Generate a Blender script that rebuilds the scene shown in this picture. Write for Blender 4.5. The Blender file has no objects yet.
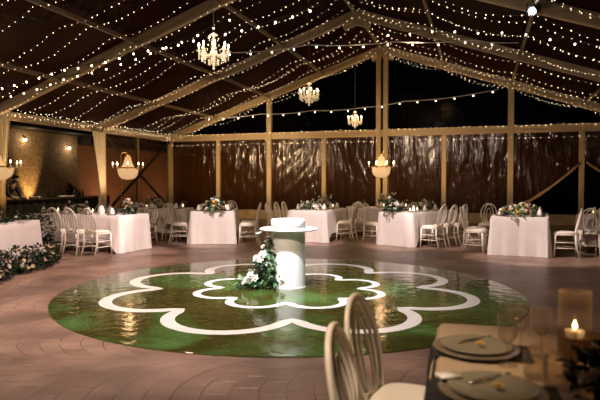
import bpy, math, random
from mathutils import Vector, Matrix, Quaternion
PI = math.pi
scene = bpy.context.scene
COL = scene.collection
random.seed(11)

# ------------------------------------------------------------------ camera, world, lamps, exposure
F_PX = 559.0
EYE = 1.42
cam_d = bpy.data.cameras.new('camera')
cam_d.sensor_width = 36.0
cam_d.lens = F_PX / 600.0 * 36.0
cam_d.dof.use_dof = True
cam_d.dof.focus_distance = 8.6
cam_d.dof.aperture_fstop = 2.4
cam_d.clip_end = 200
cam = bpy.data.objects.new('camera', cam_d)
cam.location = (0, 0, EYE)
cam.rotation_euler = (PI/2 - 0.02965, 0, 0)
COL.objects.link(cam)
scene.camera = cam

w = bpy.data.worlds.new('night')
scene.world = w
w.use_nodes = True
w.node_tree.nodes['Background'].inputs[0].default_value = (0.25, 0.3, 0.5, 1)
w.node_tree.nodes['Background'].inputs[1].default_value = 0.0012

vs = scene.view_settings
vs.view_transform = 'Standard'
vs.look = 'None'
vs.exposure = 0.0
vs.gamma = 1.0
vs.use_curve_mapping = False
try:
    scene.cycles.use_denoising = True
    scene.cycles.sample_clamp_indirect = 3.0
    scene.cycles.max_bounces = 8
    scene.cycles.transparent_max_bounces = 24
    scene.cycles.caustics_reflective = False
    scene.cycles.caustics_refractive = False
except Exception:
    pass

# venue frame: s runs back from the far gable along the ridge, w across it
YAW = 0.31352
AX = Vector((math.sin(YAW), math.cos(YAW), 0))
BX = Vector((math.cos(YAW), -math.sin(YAW), 0))
C0 = Vector((3.039, 20.749, 0))
APEX, EAVE, HW, BAY = 6.378, 3.325, 8.915, 4.444


def V(s, w, z=0.0):
    return C0 - AX*s + BX*w + Vector((0, 0, z))


def roof_z(w):
    return APEX - (APEX-EAVE)*abs(w)/HW


def lamp(name, kind, loc, power, color, target=None, size=0.1, angle=60, blend=0.5):
    d = bpy.data.lights.new(name, kind)
    d.energy = power
    d.color = color
    if kind == 'SPOT':
        d.spot_size = math.radians(angle)
        d.spot_blend = blend
        d.shadow_soft_size = size
    elif kind == 'POINT':
        d.shadow_soft_size = size
    elif kind == 'AREA':
        d.size = size
    o = bpy.data.objects.new(name, d)
    o.location = loc
    if target is not None:
        o.rotation_euler = (Vector(target)-Vector(loc)).to_track_quat('-Z', 'Y').to_euler()
    COL.objects.link(o)
    return o


AMBER = (1.0, 0.55, 0.17)
WARM = (1.0, 0.66, 0.36)
PINKW = (1.0, 0.79, 0.74)
COOL = (0.86, 0.93, 1.0)
# key profile spot on the ridge, aimed at the cake plinth
lamp('cake_spot', 'SPOT', (-0.75, 4.55, 5.35), 3000, (0.93, 0.97, 1.0), (-0.15, 7.5, 0.4), 0.05, 32, 0.9)
# spot on the rafter at the right, shining back across the floor
lamp('back_spot', 'SPOT', (4.2, 10.6, 4.6), 500, COOL, (-0.2, 7.4, 0.3), 0.06, 46, 0.6)
# pin spots on the ridge, one for each table end
for (x, y, z, p, a) in ((-3.5, 11.7, .3, 620, 17), (-2.0, 13.0, .3, 760, 15), (0.3, 13.4, .3, 800, 15), (2.2, 12.5, .3, 640, 17),
                        (4.3, 10.6, .3, 620, 22), (-4.3, 11.2, .5, 420, 16), (3.2, 12.4, .5, 420, 16), (-5.0, 9.0, .4, 110, 22), (5.3, 10.6, .3, 90, 14)):
    lamp('pin_spot', 'SPOT', (0.35, 9.3, 5.6), p*3.2, PINKW, (x, y, z), 0.06, a, 0.55)
# broad floor washes hung at the ridge, pointing down
lamp('floor_wash', 'SPOT', (-1.0, 6.6, 5.5), 900, PINKW, (-2.2, 6.4, 0.0), 0.25, 105, 0.9)
lamp('floor_wash', 'SPOT', (-2.6, 9.0, 4.8), 800, (1.0, 0.66, 0.54), (-3.6, 8.6, 0.0), 0.25, 110, 0.9)
lamp('fill_light', 'SPOT', (-2.6, 2.0, 4.6), 1500, (1.0, 0.75, 0.58), (0.0, 8.4, 0.3), 0.3, 84, 0.9)  # added warm front fill for the plinth and floor, no fixture
lamp('chair_fill', 'SPOT', (-1.6, 0.6, 4.4), 900, (1.0, 0.74, 0.5), (.25, 2.15, .75), 0.1, 20, 0.9)  # added fill that brightens the near chairs
lamp('dance_fill', 'SPOT', (0.5, 4.4, 5.4), 220, (1.0, 0.96, 0.92), (0.0, 7.3, 0.0), 0.1, 62, 0.7)  # added wide fill lifting the white flower outlines
lamp('streak_spot', 'SPOT', (-4.6, 9.0, 3.7), 420, (1.0, 0.66, 0.56), (4.75, 9.85, 0.0), 0.04, 5, 0.3)
lamp('streak_spot', 'SPOT', (-4.6, 9.0, 3.7), 300, (1.0, 0.68, 0.58), (3.6, 9.3, 0.0), 0.04, 6, 0.3)
lamp('drape_fill', 'SPOT', V(5.6, -7.3, 0.2), 300, WARM, V(4.7, -8.8, 2.3), 0.06, 50, 0.9)  # added to brighten the gathered drape, no fixture here
lamp('drape_fill', 'SPOT', V(8.0, -7.6, 0.9), 240, WARM, V(8.9, -8.7, 2.4), 0.06, 60, 0.9)  # likewise added, for the drape at the left edge
# warm spots added to raise glints on the clear walls
lamp('wall_fill', 'SPOT', V(7.0, -3.5, 4.3), 700, (1.0, 0.64, 0.32), V(0, -5.4, 2.2), 0.12, 50, 0.8)
lamp('wall_fill', 'SPOT', V(9.0, -6.2, 2.9), 700, (1.0, 0.66, 0.36), V(0, -5.2, 2.3), 0.05, 42, 0.8)
lamp('wall_fill', 'SPOT', V(9.0, 1.0, 3.2), 170, (1.0, 0.66, 0.36), V(0, -0.6, 2.3), 0.05, 42, 0.8)
lamp('wall_fill', 'SPOT', V(7.0, 2.0, 5.0), 240, (1.0, 0.58, 0.24), V(0, 0.2, 2.2), 0.12, 50, 0.8)
lamp('wall_fill', 'SPOT', V(7.0, -2.5, 4.6), 260, (1.0, 0.58, 0.24), V(2.2, -8.9, 2.6), 0.12, 40, 0.8)
lamp('fill_light', 'SPOT', V(6.0, 0.4, 5.4), 380, WARM, V(4.5, 0.4, 0), 0.3, 140, 0.9)  # added general fill pointing down, no fixture
# amber uplighters standing behind the tables, raised towards the frame
for (s, wv, p) in ((2.4, -7.6, 90), (2.0, -5.2, 100), (2.0, -3.0, 100), (2.0, -1.0, 90), (2.0, 1.0, 85), (2.0, 3.2, 75), (2.0, 5.6, 45)):
    q = V(s, wv, 0.15)
    lamp('amber_uplight', 'SPOT', q, p*1.6, AMBER, V(0, wv, 3.6), 0.08, 100, 0.8)
for (s, wv, p) in ((4.4, -8.1, 90), (8.9, -8.0, 120), (5.0, 8.3, 60), (9.5, 8.3, 60)):
    q = V(s, wv, 0.15)
    lamp('amber_uplight', 'SPOT', q, p, AMBER, q + Vector((0, 0, 3)) + BX*(.4 if wv < 0 else -.4), 0.08, 110, 0.8)
lamp('wall_uplight', 'SPOT', V(3.49, -12.5, 0.15), 420, AMBER, V(3.49, -13.1, 2.2), 0.05, 44, 0.8)
lamp('wall_uplight', 'SPOT', V(-1.5, -11.2, 0.3), 150, (1, .58, .32), V(-1.5, -13.3, 2.0), 0.1, 120, 0.8)
lamp('wall_uplight', 'SPOT', V(-5.5, -10.8, 0.3), 150, (1, .58, .32), V(-5.5, -13.3, 2.0), 0.1, 120, 0.8)
lamp('bar_fill', 'SPOT', V(5.8, -9.2, 3.1), 240, WARM, V(5.8, -10.2, 0.95), 0.08, 115, 0.8)  # added on the tent side to brighten the bowls on the bar

# ------------------------------------------------------------------ material helpers


def nodes_of(m):
    m.use_nodes = True
    nt = m.node_tree
    return nt, nt.nodes, nt.links


def pbsdf(nt):
    return nt.nodes['Principled BSDF']


def mat(name, col, rough=0.5, metal=0.0, spec=0.5, var=0.12, scale=8.0, bump=0.0, bscale=40.0, emit=None, estr=0.0, coat=0.0, sheen=0.0, sample=True, bstretch=None):
    m = bpy.data.materials.new(name)
    nt, N, L = nodes_of(m)
    b = pbsdf(nt)
    b.inputs['Roughness'].default_value = rough
    b.inputs['Metallic'].default_value = metal
    b.inputs['Specular IOR Level'].default_value = spec
    if coat:
        b.inputs['Coat Weight'].default_value = coat
    if sheen:
        b.inputs['Sheen Weight'].default_value = sheen
    tc = N.new('ShaderNodeTexCoord')
    nz = N.new('ShaderNodeTexNoise')
    nz.inputs['Scale'].default_value = scale
    nz.inputs['Detail'].default_value = 3
    L.new(tc.outputs['Object'], nz.inputs['Vector'])
    r = N.new('ShaderNodeValToRGB')
    r.color_ramp.elements[0].position = 0.3
    r.color_ramp.elements[1].position = 0.7
    r.color_ramp.elements[0].color = tuple(c*(1-var) for c in col[:3]) + (1,)
    r.color_ramp.elements[1].color = tuple(min(1, c*(1+var)) for c in col[:3]) + (1,)
    L.new(nz.outputs['Fac'], r.inputs['Fac'])
    L.new(r.outputs['Color'], b.inputs['Base Color'])
    if bump:
        n2 = N.new('ShaderNodeTexNoise')
        n2.inputs['Scale'].default_value = bscale
        n2.inputs['Detail'].default_value = 2
        if bstretch:
            mp = N.new('ShaderNodeMapping')
            mp.inputs['Scale'].default_value = bstretch
            L.new(tc.outputs['Object'], mp.inputs['Vector'])
            L.new(mp.outputs['Vector'], n2.inputs['Vector'])
        else:
            L.new(tc.outputs['Object'], n2.inputs['Vector'])
        bp = N.new('ShaderNodeBump')
        bp.inputs['Strength'].default_value = bump
        bp.inputs['Distance'].default_value = 0.02
        L.new(n2.outputs['Fac'], bp.inputs['Height'])
        L.new(bp.outputs['Normal'], b.inputs['Normal'])
    if emit:
        b.inputs['Emission Color'].default_value = tuple(emit[:3]) + (1,)
        b.inputs['Emission Strength'].default_value = estr
        if not sample:
            m.cycles.emission_sampling = 'NONE'
    return m


def clear_mat(name, tint, see, rough=0.05, diffuse=None, gloss_bump=0.0, bscale=3.0, stretch=(1, 1, 1), rot=0.0, bdist=0.05, folds=0.0, spec=0.5, edge=0.0):
    """thin clear sheet: part see-through, part tinted, with a gloss coat"""
    m = bpy.data.materials.new(name)
    nt, N, L = nodes_of(m)
    b = pbsdf(nt)
    out = N['Material Output']
    b.inputs['Base Color'].default_value = tuple(diffuse or tint) + (1,)
    b.inputs['Roughness'].default_value = rough
    b.inputs['Specular IOR Level'].default_value = spec
    tr = N.new('ShaderNodeBsdfTransparent')
    tr.inputs['Color'].default_value = tuple(tint) + (1,)
    mx = N.new('ShaderNodeMixShader')
    mx.inputs['Fac'].default_value = see
    if edge:
        lw = N.new('ShaderNodeLayerWeight')
        lw.inputs['Blend'].default_value = 0.35
        me = N.new('ShaderNodeMath')
        me.operation = 'MULTIPLY_ADD'
        L.new(lw.outputs['Facing'], me.inputs[0])
        me.inputs[1].default_value = -edge
        me.inputs[2].default_value = see
        L.new(me.outputs[0], mx.inputs['Fac'])
    L.new(b.outputs['BSDF'], mx.inputs[1])
    L.new(tr.outputs['BSDF'], mx.inputs[2])
    L.new(mx.outputs['Shader'], out.inputs['Surface'])
    tc = N.new('ShaderNodeTexCoord')
    mp = N.new('ShaderNodeMapping')
    mp.inputs['Scale'].default_value = stretch
    mp.inputs['Rotation'].default_value = (0, rot, 0)
    L.new(tc.outputs['Object'], mp.inputs['Vector'])
    nz = N.new('ShaderNodeTexNoise')
    nz.inputs['Scale'].default_value = bscale
    nz.inputs['Detail'].default_value = 4
    nz.inputs['Distortion'].default_value = 0.6
    L.new(mp.outputs['Vector'], nz.inputs['Vector'])
    if gloss_bump:
        hgt = nz.outputs['Fac']
        if folds:
            wv = N.new('ShaderNodeTexNoise')
            wv.noise_type = 'RIDGED_MULTIFRACTAL'
            wv.inputs['Scale'].default_value = folds
            wv.inputs['Detail'].default_value = 3
            wv.inputs['Distortion'].default_value = 0.4
            L.new(mp.outputs['Vector'], wv.inputs['Vector'])
            ad = N.new('ShaderNodeMath')
            ad.operation = 'MULTIPLY_ADD'
            L.new(wv.outputs['Fac'], ad.inputs[0])
            ad.inputs[1].default_value = 0.35
            L.new(nz.outputs['Fac'], ad.inputs[2])
            hgt = ad.outputs[0]
        bp = N.new('ShaderNodeBump')
        bp.inputs['Strength'].default_value = gloss_bump
        bp.inputs['Distance'].default_value = bdist
        L.new(hgt, bp.inputs['Height'])
        L.new(bp.outputs['Normal'], b.inputs['Normal'])
    return m


class NX:
    """small helper for math-node expressions"""
    def __init__(self, nt):
        self.nt = nt

    def m(self, op, a, b=None, c=None):
        n = self.nt.nodes.new('ShaderNodeMath')
        n.operation = op
        for i, v in enumerate((a, b, c)):
            if v is None:
                continue
            if isinstance(v, (int, float)):
                n.inputs[i].default_value = v
            else:
                self.nt.links.new(v, n.inputs[i])
        return n.outputs[0]


def paving_mat():
    """small stone setts laid in repeating segmental arcs"""
    m = bpy.data.materials.new('arc_laid_paving')
    nt, N, L = nodes_of(m)
    b = pbsdf(nt)
    tc = N.new('ShaderNodeTexCoord')
    nz = N.new('ShaderNodeTexNoise')
    nz.inputs['Scale'].default_value = 1.6
    nz.inputs['Detail'].default_value = 2
    L.new(tc.outputs['Object'], nz.inputs['Vector'])
    ad = N.new('ShaderNodeVectorMath')
    ad.operation = 'MULTIPLY_ADD'
    L.new(nz.outputs['Color'], ad.inputs[0])
    ad.inputs[1].default_value = (0.07, 0.07, 0)
    L.new(tc.outputs['Object'], ad.inputs[2])
    sp = N.new('ShaderNodeSeparateXYZ')
    L.new(ad.outputs[0], sp.inputs[0])
    X = NX(nt)
    x, y = sp.outputs[1], X.m('MULTIPLY', sp.outputs[0], -1.0)
    W, R, BH, BW = 1.5, 0.82, 0.19, 0.25
    xc = X.m('FLOOR', X.m('DIVIDE', x, W))
    xl = X.m('SUBTRACT', X.m('SUBTRACT', x, X.m('MULTIPLY', xc, W)), W/2)
    arc = X.m('SQRT', X.m('SUBTRACT', R*R, X.m('MULTIPLY', xl, xl)))
    t = X.m('DIVIDE', X.m('SUBTRACT', y, arc), BH)
    row = X.m('FLOOR', t)
    ft = X.m('SUBTRACT', t, row)
    ang = X.m('MULTIPLY', X.m('ARCSINE', X.m('DIVIDE', xl, R)), R/BW)
    par = X.m('MULTIPLY', X.m('MODULO', X.m('ABSOLUTE', row), 2.0), 0.5)
    q = X.m('ADD', ang, par)
    colm = X.m('FLOOR', q)
    fq = X.m('SUBTRACT', q, colm)
    et = X.m('MULTIPLY', X.m('MINIMUM', ft, X.m('SUBTRACT', 1.0, ft)), BH)
    eq = X.m('MULTIPLY', X.m('MINIMUM', fq, X.m('SUBTRACT', 1.0, fq)), BW)
    ex = X.m('SUBTRACT', W/2, X.m('ABSOLUTE', xl))
    edge = X.m('MINIMUM', X.m('MINIMUM', et, eq), ex)
    mr = N.new('ShaderNodeMapRange')
    mr.interpolation_type = 'SMOOTHSTEP'
    mr.inputs['From Min'].default_value = 0.001
    mr.inputs['From Max'].default_value = 0.0085
    L.new(edge, mr.inputs['Value'])
    cmb = N.new('ShaderNodeCombineXYZ')
    L.new(row, cmb.inputs[0]); L.new(colm, cmb.inputs[1]); L.new(xc, cmb.inputs[2])
    wn = N.new('ShaderNodeTexWhiteNoise')
    L.new(cmb.outputs[0], wn.inputs['Vector'])
    rp = N.new('ShaderNodeValToRGB')
    rp.color_ramp.elements[0].color = (0.29, 0.182, 0.135, 1)
    rp.color_ramp.elements[1].color = (0.35, 0.225, 0.170, 1)
    L.new(wn.outputs['Value'], rp.inputs['Fac'])
    big = N.new('ShaderNodeTexNoise')
    big.inputs['Scale'].default_value = 1.3
    big.inputs['Detail'].default_value = 6
    L.new(tc.outputs['Object'], big.inputs['Vector'])
    mxb = N.new('ShaderNodeMix'); mxb.data_type = 'RGBA'; mxb.blend_type = 'MULTIPLY'
    mxb.inputs[0].default_value = 0.75
    bgr = N.new('ShaderNodeMapRange')  # tone patches, contrast raised to paint in uneven light and sheen
    bgr.inputs['From Min'].default_value = 0.36
    bgr.inputs['From Max'].default_value = 0.64
    bgr.inputs['To Min'].default_value = 0.25
    bgr.inputs['To Max'].default_value = 1.0
    L.new(big.outputs['Fac'], bgr.inputs['Value'])
    L.new(rp.outputs['Color'], mxb.inputs[6]); L.new(bgr.outputs[0], mxb.inputs[7])
    mx = N.new('ShaderNodeMix'); mx.data_type = 'RGBA'
    jn = N.new('ShaderNodeTexNoise')
    jn.inputs['Scale'].default_value = 3.3
    L.new(tc.outputs['Object'], jn.inputs['Vector'])
    jr = N.new('ShaderNodeMapRange')
    jr.inputs['From Min'].default_value = 0.40
    jr.inputs['From Max'].default_value = 0.62
    L.new(jn.outputs['Fac'], jr.inputs['Value'])
    # joints are filled flush in places
    L.new(X.m('MAXIMUM', mr.outputs[0], X.m('MULTIPLY', jr.outputs[0], 0.85)), mx.inputs[0])
    mx.inputs[6].default_value = (0.075, 0.048, 0.04, 1)
    L.new(mxb.outputs[2], mx.inputs[7])
    L.new(mx.outputs[2], b.inputs['Base Color'])
    b.inputs['Roughness'].default_value = 0.36
    bp = N.new('ShaderNodeBump')
    bp.inputs['Strength'].default_value = 0.35
    bp.inputs['Distance'].default_value = 0.010
    hh = X.m('ADD', mr.outputs[0], X.m('MULTIPLY', big.outputs['Fac'], 0.6))
    L.new(hh, bp.inputs['Height'])
    L.new(bp.outputs['Normal'], b.inputs['Normal'])
    return m


def dance_mat():
    m = bpy.data.materials.new('green_gloss_vinyl')
    nt, N, L = nodes_of(m)
    b = pbsdf(nt)
    tc = N.new('ShaderNodeTexCoord')
    nz = N.new('ShaderNodeTexNoise')
    nz.inputs['Scale'].default_value = 1.1
    nz.inputs['Detail'].default_value = 7
    nz.inputs['Distortion'].default_value = 0.8
    L.new(tc.outputs['Object'], nz.inputs['Vector'])
    r = N.new('ShaderNodeValToRGB')
    r.color_ramp.elements[0].position = 0.30
    r.color_ramp.elements[1].position = 0.72
    r.color_ramp.elements[0].color = (0.028, 0.034, 0.006, 1)
    r.color_ramp.elements[1].color = (0.072, 0.165, 0.046, 1)
    e = r.color_ramp.elements.new(0.47)
    e.color = (0.046, 0.046, 0.009, 1)
    e = r.color_ramp.elements.new(0.56)
    e.color = (0.050, 0.092, 0.020, 1)
    L.new(nz.outputs['Fac'], r.inputs['Fac'])
    L.new(r.outputs['Color'], b.inputs['Base Color'])
    b.inputs['Roughness'].default_value = 0.09
    b.inputs['Specular IOR Level'].default_value = 0.42
    n2 = N.new('ShaderNodeTexNoise')
    n2.inputs['Scale'].default_value = 7.0
    n2.inputs['Detail'].default_value = 3
    L.new(tc.outputs['Object'], n2.inputs['Vector'])
    bp = N.new('ShaderNodeBump')
    bp.inputs['Strength'].default_value = 0.34
    bp.inputs['Distance'].default_value = 0.014
    L.new(n2.outputs['Fac'], bp.inputs['Height'])
    L.new(bp.outputs['Normal'], b.inputs['Normal'])
    return m


M = {}
M['paving'] = paving_mat()
M['vinyl'] = dance_mat()
M['white_vinyl'] = mat('white_gloss_vinyl', (0.78, 0.77, 0.76), 0.2, spec=0.5, var=0.04, scale=3, bump=0.05, bscale=6)
M['alu'] = mat('coated_aluminium', (0.52, 0.43, 0.29), 0.45, spec=0.4, var=0.08, scale=3)
M['purlin'] = mat('bronze_purlin', (0.26, 0.19, 0.12), 0.5, var=0.1)
M['dark_alu'] = mat('dark_steel', (0.03, 0.025, 0.02), 0.5, var=0.2)
M['roof'] = clear_mat('clear_roof_sheet', (0.25, 0.18, 0.15), 0.55, 0.5, (0.050, 0.010, 0.006), 0.25, 1.2, spec=0.3)  # red-brown base stands in for interior lights hazing the clear sheet
M['gable'] = clear_mat('clear_gable_sheet', (0.7, 0.65, 0.6), 0.85, 0.14, (0.010, 0.007, 0.006), 0.2, 1.6, spec=0.12)
M['pvc'] = clear_mat('wrinkled_clear_sheet', (0.6, 0.5, 0.42), 0.36, 0.15, (0.050, 0.019, 0.005), 1.0, 1.3, (2.6, 1, 0.42), 0.5, 0.075, 1.5, 1.0)  # brown base puts a warm sheen into the clear sheet's colour
M['pvc_left'] = clear_mat('smooth_clear_sheet', (0.8, 0.74, 0.68), 0.6, 0.12, (0.06, 0.028, 0.014), 0.35, 2.0)
M['kick'] = mat('timber_kick_board', (0.36, 0.25, 0.13), 0.5, var=0.25, scale=4)
M['stone'] = mat('rough_stone', (0.33, 0.25, 0.165), 0.85, var=0.35, scale=9, bump=1.0, bscale=7, bstretch=(1, 1, 2.2))
M['render'] = mat('orange_render', (0.34, 0.17, 0.085), 0.9, var=0.1, scale=1.5)
M['soffit'] = mat('black_fascia', (0.008, 0.007, 0.007), 0.7)
M['earth'] = mat('dark_ground', (0.03, 0.027, 0.022), 0.9)
M['chair'] = mat('ivory_resin', (0.80, 0.74, 0.64), 0.35, var=0.04)
M['cushion'] = mat('ivory_seat_pad', (0.78, 0.72, 0.64), 0.7, var=0.05, bump=0.1, bscale=90)
M['cloth'] = mat('white_table_linen', (0.76, 0.71, 0.68), 0.85, var=0.03, scale=5, bump=0.15, bscale=16, sheen=0.2)
M['tan_cloth'] = mat('cream_table_linen', (0.44, 0.33, 0.22), 0.85, var=0.05, scale=5, bump=0.15, bscale=26)
M['wood'] = mat('table_wood', (0.20, 0.12, 0.06), 0.6, var=0.2)
M['white'] = mat('white_lacquer', (0.86, 0.85, 0.84), 0.32, var=0.02)
M['icing'] = mat('white_icing', (0.9, 0.89, 0.87), 0.5, var=0.02, bump=0.06, bscale=20)
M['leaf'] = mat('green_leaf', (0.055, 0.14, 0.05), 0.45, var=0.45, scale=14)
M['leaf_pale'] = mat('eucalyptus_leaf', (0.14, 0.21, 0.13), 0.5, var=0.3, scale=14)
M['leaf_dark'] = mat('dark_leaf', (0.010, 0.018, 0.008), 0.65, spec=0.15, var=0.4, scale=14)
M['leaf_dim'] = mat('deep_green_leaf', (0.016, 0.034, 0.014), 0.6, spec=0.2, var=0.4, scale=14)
M['stem'] = mat('stem_green', (0.12, 0.16, 0.06), 0.6)
M['petal'] = mat('white_petal', (0.82, 0.80, 0.74), 0.6, var=0.05)
M['petal_cream'] = mat('cream_petal', (0.78, 0.66, 0.44), 0.6, var=0.12)
M['petal_blush'] = mat('blush_petal', (0.76, 0.58, 0.48), 0.6, var=0.12)
M['petal_yellow'] = mat('yellow_petal', (0.78, 0.50, 0.10), 0.6, var=0.12)
M['gold'] = mat('aged_brass', (0.55, 0.34, 0.12), 0.35, metal=0.9, var=0.15)
M['gold_wire'] = mat('brass_arm', (0.5, 0.33, 0.15), 0.4, metal=0.6, var=0.15)
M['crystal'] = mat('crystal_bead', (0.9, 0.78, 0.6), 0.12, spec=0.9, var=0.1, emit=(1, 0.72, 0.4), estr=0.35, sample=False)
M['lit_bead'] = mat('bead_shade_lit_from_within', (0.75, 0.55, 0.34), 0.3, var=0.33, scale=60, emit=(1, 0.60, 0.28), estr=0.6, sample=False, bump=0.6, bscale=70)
M['candle'] = mat('ivory_wax', (0.85, 0.78, 0.65), 0.5, var=0.03, emit=(1, 0.65, 0.3), estr=0.3, sample=False)
M['flame'] = mat('flame', (1, 0.8, 0.5), 0.5, emit=(1, 0.62, 0.22), estr=22)
M['lamp_bulb'] = mat('candle_bulb_glow', (1, 0.8, 0.5), 0.5, emit=(1, 0.74, 0.42), estr=14, sample=False)
M['fairy'] = mat('fairy_bulb_glow', (1, 0.8, 0.5), 0.5, emit=(1, 0.70, 0.40), estr=9, sample=False)
M['festoon'] = mat('festoon_bulb_glow', (1, 0.8, 0.5), 0.5, emit=(1, 0.78, 0.52), estr=12, sample=False)
M['wall_bulb'] = mat('wall_lamp_glow', (1, 0.85, 0.6), 0.5, emit=(1, 0.82, 0.5), estr=16)
M['spot_lens'] = mat('spot_lens_glow', (0.9, 0.95, 1), 0.2, emit=(0.75, 0.86, 1.0), estr=60, sample=False)
M['black'] = mat('black_metal', (0.012, 0.012, 0.012), 0.45)
M['wire'] = mat('black_cable', (0.015, 0.014, 0.013), 0.6)
M['clear_wire'] = mat('pale_cable', (0.10, 0.085, 0.07), 0.5)
M['spotlit_wire'] = mat('spotlit_cable', (0.75, 0.78, 0.85), 0.4)  # spotlight falling on the cable, put into its colour
M['drape'] = mat('ivory_drape', (0.78, 0.70, 0.55), 0.85, var=0.06, bump=0.1, bscale=30)
M['swag'] = mat('grey_blue_sheer', (0.30, 0.33, 0.38), 0.85, var=0.08)
M['black_cloth'] = mat('black_linen', (0.012, 0.011, 0.011), 0.8, var=0.2, bump=0.2, bscale=30)
M['bottle'] = mat('dark_bottle_glass', (0.012, 0.014, 0.01), 0.08, spec=0.7)
M['china'] = mat('grey_china', (0.27, 0.24, 0.17), 0.22, var=0.06)
M['charger'] = mat('smoked_charger', (0.20, 0.16, 0.11), 0.2, spec=0.6, var=0.1)
M['steel'] = mat('polished_steel', (0.7, 0.65, 0.55), 0.2, metal=1.0)
M['glass'] = clear_mat('thin_glass', (0.97, 0.95, 0.92), 0.95, 0.05, (0.30, 0.26, 0.20), 0.0, spec=0.9, edge=0.35)
M['water'] = clear_mat('water', (0.95, 0.85, 0.7), 0.62, 0.03, (0.34, 0.19, 0.06), 0.0)  # amber base paints the candle glow into the water
M['skin'] = mat('skin', (0.42, 0.25, 0.17), 0.55, var=0.06)
M['hair'] = mat('dark_hair', (0.012, 0.009, 0.007), 0.5)
M['shirt'] = mat('black_shirt', (0.012, 0.012, 0.014), 0.8, var=0.1)
M['trouser'] = mat('black_trousers', (0.010, 0.010, 0.012), 0.8, var=0.1)
M['paper'] = mat('white_card', (0.85, 0.83, 0.78), 0.5, var=0.02)

# ------------------------------------------------------------------ mesh helpers


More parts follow.
